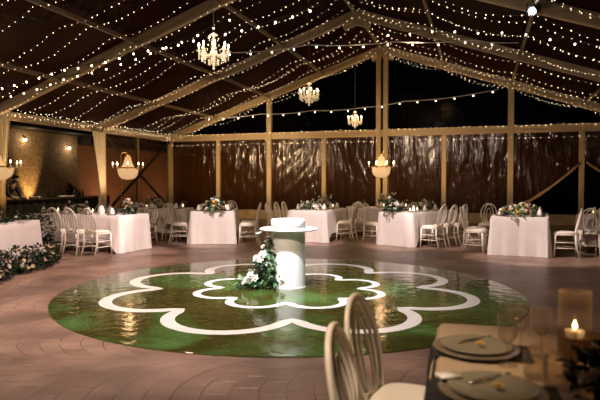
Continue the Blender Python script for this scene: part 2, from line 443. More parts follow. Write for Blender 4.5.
class MB:
    def __init__(self):
        self.v = []
        self.f = []
        self.mi = []

    def add(self, verts, faces, mi=0):
        o = len(self.v)
        self.v += [tuple(p) for p in verts]
        for f in faces:
            self.f.append(tuple(i+o for i in f))
            self.mi.append(mi)
        return self

    def box(self, c, sz, mi=0, rot=None):
        c = Vector(c)
        vs_ = []
        for sx in (-.5, .5):
            for sy in (-.5, .5):
                for sz_ in (-.5, .5):
                    p = Vector((sx*sz[0], sy*sz[1], sz_*sz[2]))
                    if rot is not None:
                        p = rot @ p
                    vs_.append(c+p)
        return self.add(vs_, [(0, 1, 3, 2), (4, 6, 7, 5), (0, 4, 5, 1), (2, 3, 7, 6), (0, 2, 6, 4), (1, 5, 7, 3)], mi)

    def beam(self, p0, p1, wd, ht, up=(0, 0, 1), mi=0, groove=0.0):
        """box section between two points; groove adds a keder channel line on both sides"""
        p0, p1 = Vector(p0), Vector(p1)
        t = (p1-p0).normalized()
        up = Vector(up)
        sd = t.cross(up)
        if sd.length < 1e-4:
            sd = t.cross(Vector((0, 1, 0)))
        sd.normalize()
        u = sd.cross(t).normalized()
        prof = [(-.5, -.5), (.5, -.5), (.5, .5), (-.5, .5)]
        if groove:
            g = groove
            prof = [(-.5, -.42), (-.42, -.5), (.42, -.5), (.5, -.42), (.5, -.12), (.5-g, -.12), (.5-g, .12), (.5, .12), (.5, .42),
                    (.42, .5), (-.42, .5), (-.5, .42), (-.5, .12), (-.5+g, .12), (-.5+g, -.12), (-.5, -.12)]
        n = len(prof)
        vs_ = [p0 + sd*(a*wd) + u*(b*ht) for a, b in prof] + [p1 + sd*(a*wd) + u*(b*ht) for a, b in prof]
        fs = [(i, (i+1) % n, n+(i+1) % n, n+i) for i in range(n)] + [tuple(range(n-1, -1, -1)), tuple(range(n, 2*n))]
        return self.add(vs_, fs, mi)

    def tube(self, path, r, seg=8, closed=False, mi=0):
        P = [Vector(p) for p in path]
        n = len(P)
        R = r if isinstance(r, (list, tuple)) else [r]*n
        prev = None
        rings = []
        for i in range(n):
            if closed:
                t = P[(i+1) % n]-P[i-1]
            else:
                t = P[min(i+1, n-1)]-P[max(i-1, 0)]
            t.normalize()
            if prev is None:
                a = t.cross(Vector((0, 0, 1)))
                if a.length < 1e-3:
                    a = t.cross(Vector((0, 1, 0)))
            else:
                a = prev - t*prev.dot(t)
            a.normalize()
            prev = a
            b = t.cross(a)
            rings.append([P[i] + (a*math.cos(2*PI*k/seg) + b*math.sin(2*PI*k/seg))*R[i] for k in range(seg)])
        vs_ = [p for rg in rings for p in rg]
        fs = []
        for i in range(n if closed else n-1):
            j = (i+1) % n
            for k in range(seg):
                l = (k+1) % seg
                fs.append((i*seg+k, i*seg+l, j*seg+l, j*seg+k))
        if not closed:
            fs.append(tuple(range(seg-1, -1, -1)))
            fs.append(tuple((n-1)*seg+k for k in range(seg)))
        return self.add(vs_, fs, mi)

    def lathe(self, prof, seg=24, c=(0, 0, 0), mi=0, rib=0.0, nrib=12, axis=None):
        """revolve (r, z) profile; first/last point with r=0 closes"""
        c = Vector(c)
        vs_, fs, rows = [], [], []
        for (r, z) in prof:
            if r <= 1e-6:
                rows.append([len(vs_)])
                vs_.append(c+Vector((0, 0, z)))
            else:
                row = []
                for k in range(seg):
                    a = 2*PI*k/seg
                    rr = r*(1+rib*math.cos(nrib*a)) if rib else r
                    row.append(len(vs_))
                    vs_.append(c+Vector((rr*math.cos(a), rr*math.sin(a), z)))
                rows.append(row)
        for A, B in zip(rows, rows[1:]):
            for k in range(seg):
                l = (k+1) % seg
                if len(A) == 1 and len(B) == 1:
                    continue
                if len(A) == 1:
                    fs.append((A[0], B[l], B[k]))
                elif len(B) == 1:
                    fs.append((A[k], A[l], B[0]))
                else:
                    fs.append((A[k], A[l], B[l], B[k]))
        return self.add(vs_, fs, mi)

    def ball(self, c, r, seg=8, rings=5, mi=0, sz=1.0):
        prof = [(r*math.sin(PI*i/rings), -r*sz*math.cos(PI*i/rings)) for i in range(rings+1)]
        prof[0] = (0, prof[0][1]); prof[-1] = (0, prof[-1][1])
        return self.lathe(prof, seg, c, mi)

    def leaf(self, base, d, up, ln, wd, mi=0, curl=0.25):
        d = Vector(d).normalized()
        sd = d.cross(Vector(up))
        if sd.length < 1e-3:
            sd = d.cross(Vector((1, 0, 0)))
        sd.normalize()
        n = sd.cross(d).normalized()
        b = Vector(base)
        pts = [b, b+d*ln*.35+sd*wd*.5+n*wd*.18, b+d*ln*.35-n*0.0, b+d*ln*.35-sd*wd*.5+n*wd*.18,
               b+d*ln*.72+sd*wd*.4+n*(wd*.15-ln*curl*.25), b+d*ln*.72-n*ln*curl*.3, b+d*ln*.72-sd*wd*.4+n*(wd*.15-ln*curl*.25), b+d*ln-n*ln*curl]
        return self.add(pts, [(0, 1, 2), (0, 2, 3), (1, 4, 5, 2), (2, 5, 6, 3), (4, 7, 5), (5, 7, 6)], mi)

    def mesh(self, name, mats, smooth=True):
        me = bpy.data.meshes.new(name)
        me.from_pydata([tuple(p) for p in self.v], [], self.f)
        for m in (mats if isinstance(mats, (list, tuple)) else [mats]):
            me.materials.append(m)
        me.polygons.foreach_set('material_index', self.mi)
        me.polygons.foreach_set('use_smooth', [smooth]*len(self.f))
        me.update()
        return me

    def build(self, name, mats, parent=None, loc=None, rotz=0.0, smooth=True, auto=None):
        me = self.mesh(name, mats, smooth)
        if smooth and auto is not None:
            try:
                me.set_sharp_from_angle(angle=math.radians(auto))
            except Exception:
                pass
        return put(name, me, parent, loc, rotz)


def put(name, me, parent=None, loc=None, rotz=0.0, rot=None, scale=None):
    o = bpy.data.objects.new(name, me)
    COL.objects.link(o)
    if parent is not None:
        o.parent = parent
    if loc is not None:
        o.location = loc
    if rot is not None:
        o.rotation_euler = rot
    elif rotz:
        o.rotation_euler = (0, 0, rotz)
    if scale is not None:
        o.scale = (scale, scale, scale) if isinstance(scale, (int, float)) else scale
    return o


def tag(o, label, cat, group=None):
    o['label'] = label
    o['category'] = cat
    if group:
        o['group'] = group
    return o


def thing(name, label, cat, loc=(0, 0, 0), rotz=0.0, group=None):
    o = bpy.data.objects.new(name, None)
    o.empty_display_size = 0.1
    COL.objects.link(o)
    o.location = loc
    o.rotation_euler = (0, 0, rotz)
    return tag(o, label, cat, group)


def struct(o, label=None):
    o['kind'] = 'structure'
    if label:
        o['label'] = label
    return o


def dup(root, loc, rotz, label, group=None, scale=None):
    r = root.copy()
    COL.objects.link(r)
    r.location = loc
    r.rotation_euler = (0, 0, rotz)
    if scale:
        r.scale = (scale, scale, scale)
    r['label'] = label
    if group:
        r['group'] = group
    for ch in list(root.children):
        c = ch.copy()
        COL.objects.link(c)
        c.parent = r
        for g in list(ch.children):
            d = g.copy()
            COL.objects.link(d)
            d.parent = c
    return r


def rot_for(fx, fy):
    """rotation about z that turns local +Y to face (fx, fy)"""
    return math.atan2(fy, fx) - PI/2


ORD = ['first', 'second', 'third', 'fourth', 'fifth', 'sixth', 'seventh', 'eighth', 'ninth', 'tenth']

# ------------------------------------------------------------------ the setting: floor, frames, sheets
trim_n = [0]


def trim(mb, m=None, smooth=False):
    trim_n[0] += 1
    return struct(mb.build('trim_%d' % trim_n[0], m or M['alu'], smooth=smooth))


fl = MB()
fl.add([V(22, -9.4, 0), V(22, 12, 0), V(-.25, 12, 0), V(-.25, -9.4, 0)], [(0, 1, 2, 3)])
struct(fl.build('floor', M['paving'], smooth=False))
fe = MB()
fe.add([V(40, -40, -.02), V(40, 40, -.02), V(-40, 40, -.02), V(-40, -40, -.02)], [(0, 1, 2, 3)])
struct(fe.build('floor.001', M['earth'], smooth=False))

FR = [0.0, BAY, 2*BAY, 3*BAY, 4*BAY]
for k, s in enumerate(FR):
    wd = 0.13 if k else 0.15
    for sd in (-1, 1):
        trim(MB().beam(V(s, sd*HW, EAVE), V(s, 0, APEX), wd, 0.26, groove=0.18))          # rafter
        trim(MB().beam(V(s, sd*HW, 0.0), V(s, sd*HW, EAVE+.04), 0.24, 0.14, up=AX, groove=0.18))    # leg
        pl = MB().box(V(s, sd*HW, .02), (.36, .36, .04), rot=Matrix.Rotation(-YAW, 3, 'Z'))
        trim(pl)
    kn = MB()                                                                      # ridge connector plate
    kn.beam(V(s, -.42, APEX-.30), V(s, 0, APEX-.16), wd*1.15, .30).beam(V(s, .42, APEX-.30), V(s, 0, APEX-.16), wd*1.15, .30)
    trim(kn)
for k in range(4):
    s0, s1 = FR[k], FR[k+1]
    for fw in (-.75, -.5, -.25, 0, .25, .5, .75):
        wv = fw*HW
        trim(MB().beam(V(s0+.07, wv, roof_z(wv)-.03), V(s1-.07, wv, roof_z(wv)-.02), 0.06, 0.09), M['purlin'])     # purlin
    for sd in (-1, 1):
        trim(MB().beam(V(s0+.07, sd*HW, EAVE-.04), V(s1-.07, sd*HW, EAVE-.04), 0.14, 0.24, groove=0.15))   # eave beam
# gable wall: beam, studs, king post (a pair), kick board
trim(MB().beam(V(0, -HW+.08, EAVE-.04), V(0, HW-.08, EAVE-.04), 0.14, 0.25, groove=0.15))
for fw in (-.75, -.25, .25, .75):
    trim(MB().beam(V(0, fw*HW, 0), V(0, fw*HW, EAVE-.17), 0.16, 0.13, up=AX, groove=0.16))
for fw in (-.5, .5):
    trim(MB().beam(V(.02, fw*HW, 0), V(.02, fw*HW, roof_z(fw*HW)-.12), 0.19, 0.17, up=AX, groove=0.16))
for dw in (-.13, .13):
    trim(MB().beam(V(.02, dw, 0), V(.02, dw, APEX-.2), 0.17, 0.18, up=AX, groove=0.16))
kb = MB().beam(V(.0, -HW+.1, .19), V(.0, HW-.1, .19), 0.06, 0.36)
struct(kb.build('baseboard_back', M['kick'], smooth=False))
kb = MB().beam(V(.1, -HW, .19), V(BAY-.1, -HW, .19), 0.06, 0.36)
struct(kb.build('baseboard_left', M['kick'], smooth=False))
kb = MB().beam(V(.1, HW, .19), V(4*BAY, HW, .19), 0.06, 0.36)
struct(kb.build('baseboard_right', M['kick'], smooth=False))
# bracing and mullion in the far left bay
trim(MB().beam(V(BAY-.12, -HW-.0, 3.12), V(.12, -HW, .42), 0.05, 0.09), M['dark_alu'])
trim(MB().beam(V(.12, -HW+.06, 3.18), V(BAY-.12, -HW+.06, .42), 0.05, 0.09), M['dark_alu'])
trim(MB().beam(V(2.26, -HW-.07, 0), V(2.26, -HW-.07, EAVE-.12), 0.10, 0.08, up=AX))


def sheet(corners, nu, nv, amp, seed, name, m, thick=0.004, sag=0.0):
    """a taut clear sheet with wrinkles of its own; corners p00,p10,p11,p01"""
    rnd = random.Random(seed)
    p00, p10, p11, p01 = [Vector(c) for c in corners]
    nrm = (p10-p00).cross(p01-p00).normalized()
    waves = [(rnd.uniform(2, 9), rnd.uniform(-7, 7), rnd.uniform(0, 6.28), rnd.uniform(.3, 1)) for _ in range(7)]
    mb = MB()
    vs_ = []
    for j in range(nv+1):
        for i in range(nu+1):
            u, v = i/nu, j/nv
            p = p00*(1-u)*(1-v)+p10*u*(1-v)+p11*u*v+p01*(1-u)*v
            e = min(1, 5*min(u, 1-u, v, 1-v))
            h = sum(a*math.sin(2*PI*(ku*u+kv*v)+ph) for ku, kv, ph, a in waves)/3.0
            p = p + nrm*(amp*h*e)
            if sag:
                p.z -= sag*math.sin(PI*u)*math.sin(PI*v)
            vs_.append(p)
    fs = [(j*(nu+1)+i, j*(nu+1)+i+1, (j+1)*(nu+1)+i+1, (j+1)*(nu+1)+i) for j in range(nv) for i in range(nu)]
    mb.add(vs_, fs)
    o = mb.build(name, m)
    return struct(o)


# roof sheets
for sd in (-1, 1):
    r = MB()
    top = 0.15
    r.add([V(0, sd*HW, EAVE+top), V(4*BAY, sd*HW, EAVE+top), V(4*BAY, 0, APEX+top), V(0, 0, APEX+top)], [(0, 1, 2, 3)])
    struct(r.build('ceiling', M['roof'], smooth=False))
# gable triangle
g = MB()
g.add([V(-.09, -HW, EAVE), V(-.09, HW, EAVE), V(-.09, 0, APEX+.1)], [(0, 1, 2)])
struct(g.build('wall_back', M['gable'], smooth=False))
studs = [-1, -.75, -.5, -.25, 0, .25, .5]
for i in range(len(studs)-1):
    a, b_ = studs[i]*HW+.09, studs[i+1]*HW-.09
    sheet([V(-.02, a, .36), V(-.02, b_, .36), V(-.02, b_, EAVE-.15), V(-.02, a, EAVE-.15)], 26, 34, 0.012, 40+i, 'wall_back', M['pvc'])
# last two bays: the sheet is drawn up to the stud, leaving a dark opening below
w5, w75 = .5*HW+.1, .75*HW-.09
mbp = MB()
n = 18
for j in range(n+1):
    for i in range(n+1):
        u, v = i/n, j/n
        low = .36 + (2.05-.36)*u
        z = low + (EAVE-.15-low)*v
        mbp.v.append(tuple(V(-.02+.03*math.sin(9*u+6*v), w5+(w75-w5)*u, z)))
mbp.f = [(j*(n+1)+i, j*(n+1)+i+1, (j+1)*(n+1)+i+1, (j+1)*(n+1)+i) for j in range(n) for i in range(n)]
mbp.mi = [0]*len(mbp.f)
struct(mbp.build('wall_back', M['pvc']))
sheet([V(-.02, .75*HW+.09, 2.2), V(-.02, HW-.1, .36), V(-.02, HW-.1, EAVE-.15), V(-.02, .75*HW+.09, EAVE-.15)], 16, 16, 0.012, 77, 'wall_back', M['pvc'])
# left wall clear sheet in the far bay, right wall sheets
for (a, b_, sdd) in ((.1, 2.2, 5), (2.32, BAY-.1, 6)):
    sheet([V(a, -HW-.03, .36), V(b_, -HW-.03, .36), V(b_, -HW-.03, EAVE-.15), V(a, -HW-.03, EAVE-.15)], 16, 20, 0.006, sdd, 'wall_left', M['pvc_left'])
for k in range(4):
    sheet([V(FR[k]+.1, HW, .36), V(FR[k+1]-.1, HW, .36), V(FR[k+1]-.1, HW, EAVE-.15), V(FR[k]+.1, HW, EAVE-.15)], 16, 16, 0.012, 90+k, 'wall_right', M['pvc'])

# neighbouring building outside the left side
ow = MB().box(V(4.9, -13.15, 1.72), (.3, 8.34, 3.44), rot=Matrix.Rotation(-YAW, 3, 'Z'))
struct(ow.build('wall_outside', M['stone'], smooth=False))
ow = MB().box(V(-6.6, -13.35, 1.55), (.3, 14.6, 3.1), rot=Matrix.Rotation(-YAW, 3, 'Z'))
struct(ow.build('wall_outside', M['render'], smooth=False))
sf = MB().box(V(4.9, -12.7, 3.62), (1.4, 8.6, .34), rot=Matrix.Rotation(-YAW, 3, 'Z'))
trim(sf, M['soffit'])
sf = MB().box(V(-6.6, -12.9, 3.28), (1.2, 14.6, .36), rot=Matrix.Rotation(-YAW, 3, 'Z'))
trim(sf, M['soffit'])

# ------------------------------------------------------------------ dance floor
DC = Vector((-0.13, 7.49, 0))
df = MB()
R = 2.98
seg = 96
ring = lambda r, z: [Vector((r*math.cos(2*PI*k/seg), r*math.sin(2*PI*k/seg), z)) for k in range(seg)]
df.add(ring(R, 0.0)+ring(R, .008)+ring(R-.006, .010), [(k, (k+1) % seg, seg+(k+1) % seg, seg+k) for k in range(seg)] +
       [(seg+k, seg+(k+1) % seg, 2*seg+(k+1) % seg, 2*seg+k) for k in range(seg)] + [tuple(range(2*seg, 3*seg))])


def flower(mb, rc, width, z, phase, mi):
    """band of eight round lobes with in-pointing cusps"""
    half = rc*math.sin(PI/8)
    mid = rc*math.cos(PI/8)
    for i in range(8):
        th = phase + (i+.5)*PI/4
        c = Vector((mid*math.cos(th), mid*math.sin(th), 0))
        er = Vector((math.cos(th), math.sin(th), 0))
        et = Vector((-math.sin(th), math.cos(th), 0))
        vs_, fs = [], []
        nn = 28
        for k in range(nn+1):
            a = -PI/2 + PI*k/nn
            dr = er*math.cos(a)+et*math.sin(a)
            wv = width
            vs_ += [c+dr*half+Vector((0, 0, z)), c+dr*(half-wv)+Vector((0, 0, z))]
        for k in range(nn):
            fs.append((2*k, 2*k+1, 2*k+3, 2*k+2))
        mb.add(vs_, [tuple(reversed(f)) for f in fs], mi)
        # cusp wedge
        tc_ = phase + i*PI/4
        cu = Vector((rc*math.cos(tc_), rc*math.sin(tc_), z))
        tip = Vector(((rc-width*1.15)*math.cos(tc_), (rc-width*1.15)*math.sin(tc_), z))
        e1 = cu + (Matrix.Rotation(PI/2+PI/8, 3, 'Z') @ Vector((math.cos(tc_), math.sin(tc_), 0)))*width
        e2 = cu + (Matrix.Rotation(-PI/2-PI/8, 3, 'Z') @ Vector((math.cos(tc_), math.sin(tc_), 0)))*width
        mb.add([cu, e1, tip, e2], [(0, 1, 2, 3)], mi)


flower(df, 1.865, .15, .0115, math.radians(-88.5), 1)
flower(df, 1.0, .105, .0115, math.radians(-92), 1)
o = df.build('dance_floor', [M['vinyl'], M['white_vinyl']], loc=DC, smooth=False)
tag(o, 'round glossy green dance floor printed with two white eight lobed flower outlines', 'dance floor')

# ------------------------------------------------------------------ cake plinth and cake
PC = Vector((-0.155, 7.62, .0102))
t = thing('pedestal_table', 'white drum shaped pedestal table with overhanging round top in the middle of the green floor', 'table', PC)
MB().lathe([(0, .001), (.222, .001), (.227, .006), (.227, .06), (.226, .775), (0, .775)], 64).build('pedestal_drum', M['white'], t, auto=40)
MB().lathe([(0, .776), (.385, .776), (.393, .782), (.396, .79), (.393, .798), (.385, .804), (0, .804)], 72).build('round_top', M['white'], t, auto=40)
MB().lathe([(.226, 0), (.234, 0), (.234, .012), (.226, .016)], 64).build('base_ring', M['white'], t, auto=40)
ck = thing('cake', 'plain white round iced cake on top of the drum pedestal', 'cake', PC+Vector((-.01, .02, .8045)))
MB().lathe([(0, .0), (.243, 0), (.247, .006), (.247, .012), (0, .012)], 48).build('cake_board', M['white'], ck, auto=40)
MB().lathe([(0, .012), (.225, .012), (.233, .02), (.235, .10), (.228, .116), (.21, .122), (0, .124)], 56).build('iced_layer', M['icing'], ck, auto=60)

# ------------------------------------------------------------------ flowers


def rose_mesh(name, m, rad=1.0, seed=1):
    rnd = random.Random(seed)
    mb = MB()
    mb.ball((0, 0, .0), .45*rad, 8, 6, sz=.9)
    for layer, (np_, r, tilt, sz) in enumerate(((4, .28, 1.25, .62), (5, .46, .95, .75), (6, .62, .55, .85))):
        for k in range(np_):
            a = 2*PI*k/np_ + layer*.5 + rnd.uniform(-.15, .15)
            er = Vector((math.cos(a), math.sin(a), 0))
            et = Vector((-math.sin(a), math.cos(a), 0))
            up = Vector((0, 0, 1))
            d = er*math.cos(tilt)+up*math.sin(tilt)
            nrm = -er*math.sin(tilt)+up*math.cos(tilt)
            base = er*(r*.45*rad)+up*(-.25*rad)
            vs_ = []
            for j in range(4):
                for i in range(4):
                    u = (i/3-.5)*2
                    v = j/3
                    wv = sz*.55*math.sin(PI*(.22+.62*v))
                    p = base + d*(v*sz*rad) + et*(u*wv*rad) + nrm*(.22*u*u*rad) - nrm*(.20*v*v*rad)*(1 if layer == 2 else .3)
                    vs_.append(p)
            mb.add(vs_, [(j*4+i, j*4+i+1, (j+1)*4+i+1, (j+1)*4+i) for j in range(3) for i in range(3)])
    return mb.mesh(name, m)


ROSE = {k: rose_mesh('flower', M[k], 1.0, i) for i, k in enumerate(('petal', 'petal_cream', 'petal_blush', 'petal_yellow'))}


def foliage(rnd, blobs, n, ln=(.06, .13), mi_n=1, droop=0.2):
    """leaf mass filling a list of ellipsoids (cx,cy,cz,rx,ry,rz)"""
    mb = MB()
    vol = [b[3]*b[4]*b[5] for b in blobs]
    tot = sum(vol)
    for b, v in zip(blobs, vol):
        k = max(10, int(n*v/tot))
        for _ in range(k):
            while True:
                q = Vector((rnd.uniform(-1, 1), rnd.uniform(-1, 1), rnd.uniform(-1, 1)))
                if .25 < q.length < 1:
                    break
            q = q.normalized()*(.45+.55*q.length)
            p = Vector((b[0]+q.x*b[3], b[1]+q.y*b[4], b[2]+q.z*b[5]))
            d = q + Vector((rnd.gauss(0, .5), rnd.gauss(0, .5), rnd.gauss(0, .4)-droop))
            L_ = rnd.uniform(*ln)
            if p.z+min(0, d.normalized().z)*L_ < .012:
                d.z = abs(d.z)*.3
                p.z = max(p.z, .03)
            mb.leaf(p, d, q+Vector((0, 0, .6)), L_, L_*rnd.uniform(.38, .6), mi=rnd.randrange(mi_n))
    return mb


def arrangement(name, label, cat, loc, blobs, nleaf, flowers, rotz=0, seed=3, ln=(.05, .10), mats=None, kinds=('petal', 'petal_cream'), fr=(.034, .058), group=None, front=None, stems=0):
    rnd = random.Random(seed)
    t = thing(name, label, cat, loc, rotz, group)
    mats = mats or [M['leaf'], M['leaf_pale'], M['leaf_dark']]
    foliage(rnd, blobs, nleaf, ln, len(mats)).build('foliage', mats, t, smooth=False)
    for _ in range(int(flowers*(1.6 if name == 'flower_arrangement' else 1))):
        b = rnd.choices(blobs, [q[3]*q[4] + q[4]*q[5] for q in blobs])[0]
        a = rnd.uniform(0, 2*PI)
        if front is not None:
            a = front + rnd.gauss(0, .9)
        el = rnd.uniform(-.15, 1.25)
        d = Vector((math.cos(a)*math.cos(el), math.sin(a)*math.cos(el), math.sin(el)))
        p = Vector((b[0]+d.x*b[3]*.95, b[1]+d.y*b[4]*.95, b[2]+d.z*b[5]*.95))
        r = rnd.uniform(*fr)
        p.z = max(p.z, r*.8)
        dd = (d+Vector((0, 0, .35))).normalized()
        put('flower', ROSE[rnd.choice(kinds)], t, p, rot=dd.to_track_quat('Z', 'Y').to_euler(), scale=r*1.15)
    for k in range(stems):
        a = rnd.uniform(0, 2*PI)
        b = rnd.choice(blobs)
        p0 = Vector((b[0]*.6, b[1]*.6, b[2]))
        p1 = p0 + Vector((math.cos(a)*b[3]*1.1, math.sin(a)*b[4]*.9, b[5]*rnd.uniform(1.1, 1.7)))
        pm = (p0+p1)/2+Vector((0, 0, .04))
        MB().tube([p0, pm, p1], .0035, 5).build('stem', M['stem'], t)
        put('flower', ROSE[rnd.choice(kinds)], t, p1, rot=((p1-pm).to_track_quat('Z', 'Y').to_euler()), scale=fr[0]*.95)
    return t


# floor spray climbing the left side of the pedestal
fa = arrangement('floor_flower_arrangement', 'cascade of green leaves and white roses leaning on the left side of the drum pedestal', 'flowers', PC+Vector((0, 0, 0)),
                 [(-.34, -.06, .13, .20, .16, .13), (-.30, -.10, .33, .14, .13, .16), (-.52, -.12, .08, .16, .14, .08), (-.28, -.14, .52, .09, .09, .12), (-.25, -.17, .2, .05, .06, .2), (-.16, -.24, .12, .035, .035, .14)],
                 560, 17, seed=8, ln=(.05, .11), mats=[M['leaf'], M['leaf'], M['leaf_pale'], M['leaf_dark']], kinds=('petal', 'petal', 'petal'), fr=(.028, .045), front=-PI/2-.4)
for (dx, dz, kk) in ((-.40, .74, 1), (-.29, .64, 0), (-.25, .70, 0)):
    MB().tube([(-.30, -.13, .42), (dx*.9-.02, -.13, .58), (dx, -.13, dz)], .004, 5).build('stem', M['stem'], fa)
    put('flower', ROSE['petal'], fa, (dx, -.13, dz), rot=(.3, -.2, 0), scale=.036)
for (dx, dy, dz, r) in ((-.34, -.23, .47, .055), (-.42, -.22, .42, .05), (-.37, -.25, .40, .045), (-.50, -.26, .20, .05), (-.44, -.28, .16, .05)):
    put('flower', ROSE['petal'], fa, (dx, dy, dz), rot=(1.0, 0, dx), scale=r)

# ------------------------------------------------------------------ chairs


def oval(cx, cz, rx, rz, n, y0, rec, flat=0.0):
    pts = []
    for k in range(n):
        a = 2*PI*k/n
        z = cz+rz*math.sin(a)
        x = cx+rx*math.cos(a)*(1-.10*math.sin(a))
        pts.append((x, y0-rec*(z-.46), z))
    return pts


def make_chair(label):
    t = thing('oval_back_chair', label, 'chair')
    rec = .22
    yb = -.185
    # seat frame and pad
    sf_ = MB()
    pr = []
    for k in range(28):
        a = 2*PI*k/28
        c, s = math.cos(a), math.sin(a)
        x = .205*math.copysign(abs(c)**.55, c)*(1+.06*s)
        y = .20*math.copysign(abs(s)**.55, s)
        pr.append((x, y))
    n = len(pr)
    for z, k in ((.425, .96), (.43, 1), (.457, 1), (.462, .97)):
        sf_.v += [(x*k, y*k, z) for x, y in pr]
    for j in range(3):
        for i in range(n):
            sf_.f.append((j*n+i, j*n+(i+1) % n, (j+1)*n+(i+1) % n, (j+1)*n+i)); sf_.mi.append(0)
    sf_.f += [tuple(range(n-1, -1, -1)), tuple(range(3*n, 4*n))]
    sf_.mi += [0, 0]
    sf_.build('seat', M['chair'], t, auto=50)
    pad = MB()
    for z, k in ((.463, .90), (.475, .93), (.488, .88), (.494, .7)):
        pad.v += [(x*k, y*k, z) for x, y in pr]
    for j in range(3):
        for i in range(n):
            pad.f.append((j*n+i, j*n+(i+1) % n, (j+1)*n+(i+1) % n, (j+1)*n+i)); pad.mi.append(0)
    pad.f += [tuple(range(n-1, -1, -1)), tuple(range(3*n, 4*n))]
    pad.mi += [0, 0]
    pad.build('seat_pad', M['cushion'], t, auto=50)
    # legs
    for sx in (-1, 1):
        MB().tube([(sx*.175, .165, .43), (sx*.178, .172, .25), (sx*.182, .185, .0)], [.019, .017, .013], 8).build('leg', M['chair'], t)
    for sx in (-1, 1):
        MB().tube([(sx*.165, yb, .44), (sx*.168, yb-.01, .25), (sx*.175, yb-.075, .0)], [.019, .017, .013], 8).build('leg', M['chair'], t)
    # stretchers, two a side, two in front, one behind
    for sx in (-1, 1):
        st = MB()
        for z in (.18, .29):
            yy = yb-.01-.065*max(0, (.25-z)/.25)
            st.tube([(sx*.178, .178, z), (sx*.172, yy, z)], .0095, 6)
        st.build('side_stretcher', M['chair'], t)
    st = MB()
    for z in (.21, .32):
        st.tube([(-.178, .175, z), (.178, .175, z)], .0095, 6)
    st.build('front_stretcher', M['chair'], t)
    MB().tube([(-.17, yb-.025, .21), (.17, yb-.025, .21)], .0095, 6).build('rear_stretcher', M['chair'], t)
    # back hoop
    pts = []
    nn = 30
    for k in range(nn+1):
        a = -PI/2+.72 + (2*PI-1.44)*k/nn
        x = .178*math.cos(a)
        z = .685+.25*math.sin(a)
        x *= (1+.05*math.sin(a))
        pts.append((x, yb-rec*(z-.46), z))
    pts = [(.125, yb, .44)]+pts+[(-.125, yb, .44)]
    MB().tube(pts, [.017]+[.0135]*(len(pts)-2)+[.017], 8).build('back_hoop', M['chair'], t)
    MB().tube(oval(0, .70, .105, .215, 28, yb, rec), .011, 7, closed=True).build('back_loop', M['chair'], t)
    MB().tube(oval(0, .665, .052, .165, 24, yb, rec), .008, 7, closed=True).build('back_loop', M['chair'], t)
    MB().tube([(-.135, yb-.012, .51), (0, yb-.008, .495), (.135, yb-.012, .51)], .011, 7).build('back_rail', M['chair'], t)
    return t


CH0 = []


def chair(x, y, fx, fy, label, group='ivory oval back chairs', scale=None):
    rz = rot_for(fx, fy)
    if not CH0:
        c = make_chair(label)
        c.location = (x, y, 0)
        c.rotation_euler = (0, 0, rz)
        c['group'] = group
        CH0.append(c)
        if scale:
            c.scale = (scale,)*3
        return c
    c = dup(CH0[0], (x, y, 0), rz, label, group)
    c.scale = (scale or 1,)*3
    return c


# ------------------------------------------------------------------ tables


def cloth_mesh(Lx, Wy, H, drops, seed=1, flare=.022, n_fold=9, amp=.018, over=.012):
    """rectangular cloth: local x long axis (0..Lx starts at near end), y width, z=0 floor; drops = hem height on (near end, right side, far end, left side)"""
    rnd = random.Random(seed)
    mb = MB()
    hx, hy = Lx/2, Wy/2
    rc = .04
    per = []
    # perimeter points with normals, rounded corners
    def side(p0, p1, nrm, n, h, ha, hb):
        ln = (Vector(p1)-Vector(p0)).length
        for i in range(n):
            u = i/n
            ea_, eb_ = max(0, 1-u*ln/.16), max(0, 1-(1-u)*ln/.16)
            hh = h + (min(ha, h)-h)*ea_**.7 + (min(hb, h)-h)*eb_**.7
            per.append((Vector(p0).lerp(Vector(p1), u), Vector(nrm), hh, min(u, 1-u)*ln))
    nL, nW = int(Lx/.035), int(Wy/.035)
    def corner(c, a0, h0, h1):
        for i in range(7):
            a = a0+PI/2*i/7
            d = Vector((math.cos(a), math.sin(a)))
            u = i/6
            per.append((Vector(c)+d*rc, d, min(h0, h1), 0.0))
    near, right, far, left = drops
    # order ccw: near end is x=-hx; right is y=-hy
    side((-hx+rc, -hy), (hx-rc, -hy), (0, -1), nL, right, near, far); corner((hx-rc, -hy+rc), -PI/2, right, far)
    side((hx, -hy+rc), (hx, hy-rc), (1, 0), nW, far, right, left); corner((hx-rc, hy-rc), 0, far, left)
    side((hx-rc, hy), (-hx+rc, hy), (0, 1), nL, left, far, near); corner((-hx+rc, hy-rc), PI/2, left, near)
    side((-hx, hy-rc), (-hx, -hy+rc), (-1, 0), nW, near, left, right); corner((-hx+rc, -hy+rc), PI, near, right)
    n = len(per)
    ph = [rnd.uniform(0, 6.28) for _ in range(6)]
    rows = 13
    arc = [0.0]
    for i in range(1, n):
        arc.append(arc[-1]+(per[i][0]-per[i-1][0]).length + (.045 if per[i][3] == 0 else 0))
    tot = arc[-1]
    for j in range(rows+1):
        v = j/rows
        for i, (p, d, h, ed) in enumerate(per):
            a = arc[i]/tot*2*PI
            f = (.55*math.sin(n_fold*2*a+ph[0]) + .35*math.sin(n_fold*3*a+ph[1]+.8*math.sin(3*a+ph[2])) + .25*math.sin(n_fold*5*a+ph[3]))
            cf = math.exp(-(ed/.16)**2)
            vv = v**1.2
            off = over + flare*vv + amp*vv*f*(1.0) + cf*.035*vv
            z = H - (H-h)*v
            if v == 0:
                off = 0.0
            q = p + d*off
            mb.v.append((q.x+hx, q.y, max(z, .004)))
    for j in range(rows):
        for i in range(n):
            k = (i+1) % n
            mb.f.append((j*n+i, (j+1)*n+i, (j+1)*n+k, j*n+k)); mb.mi.append(0)
    mb.f.append(tuple(range(n))); mb.mi.append(0)
    return mb


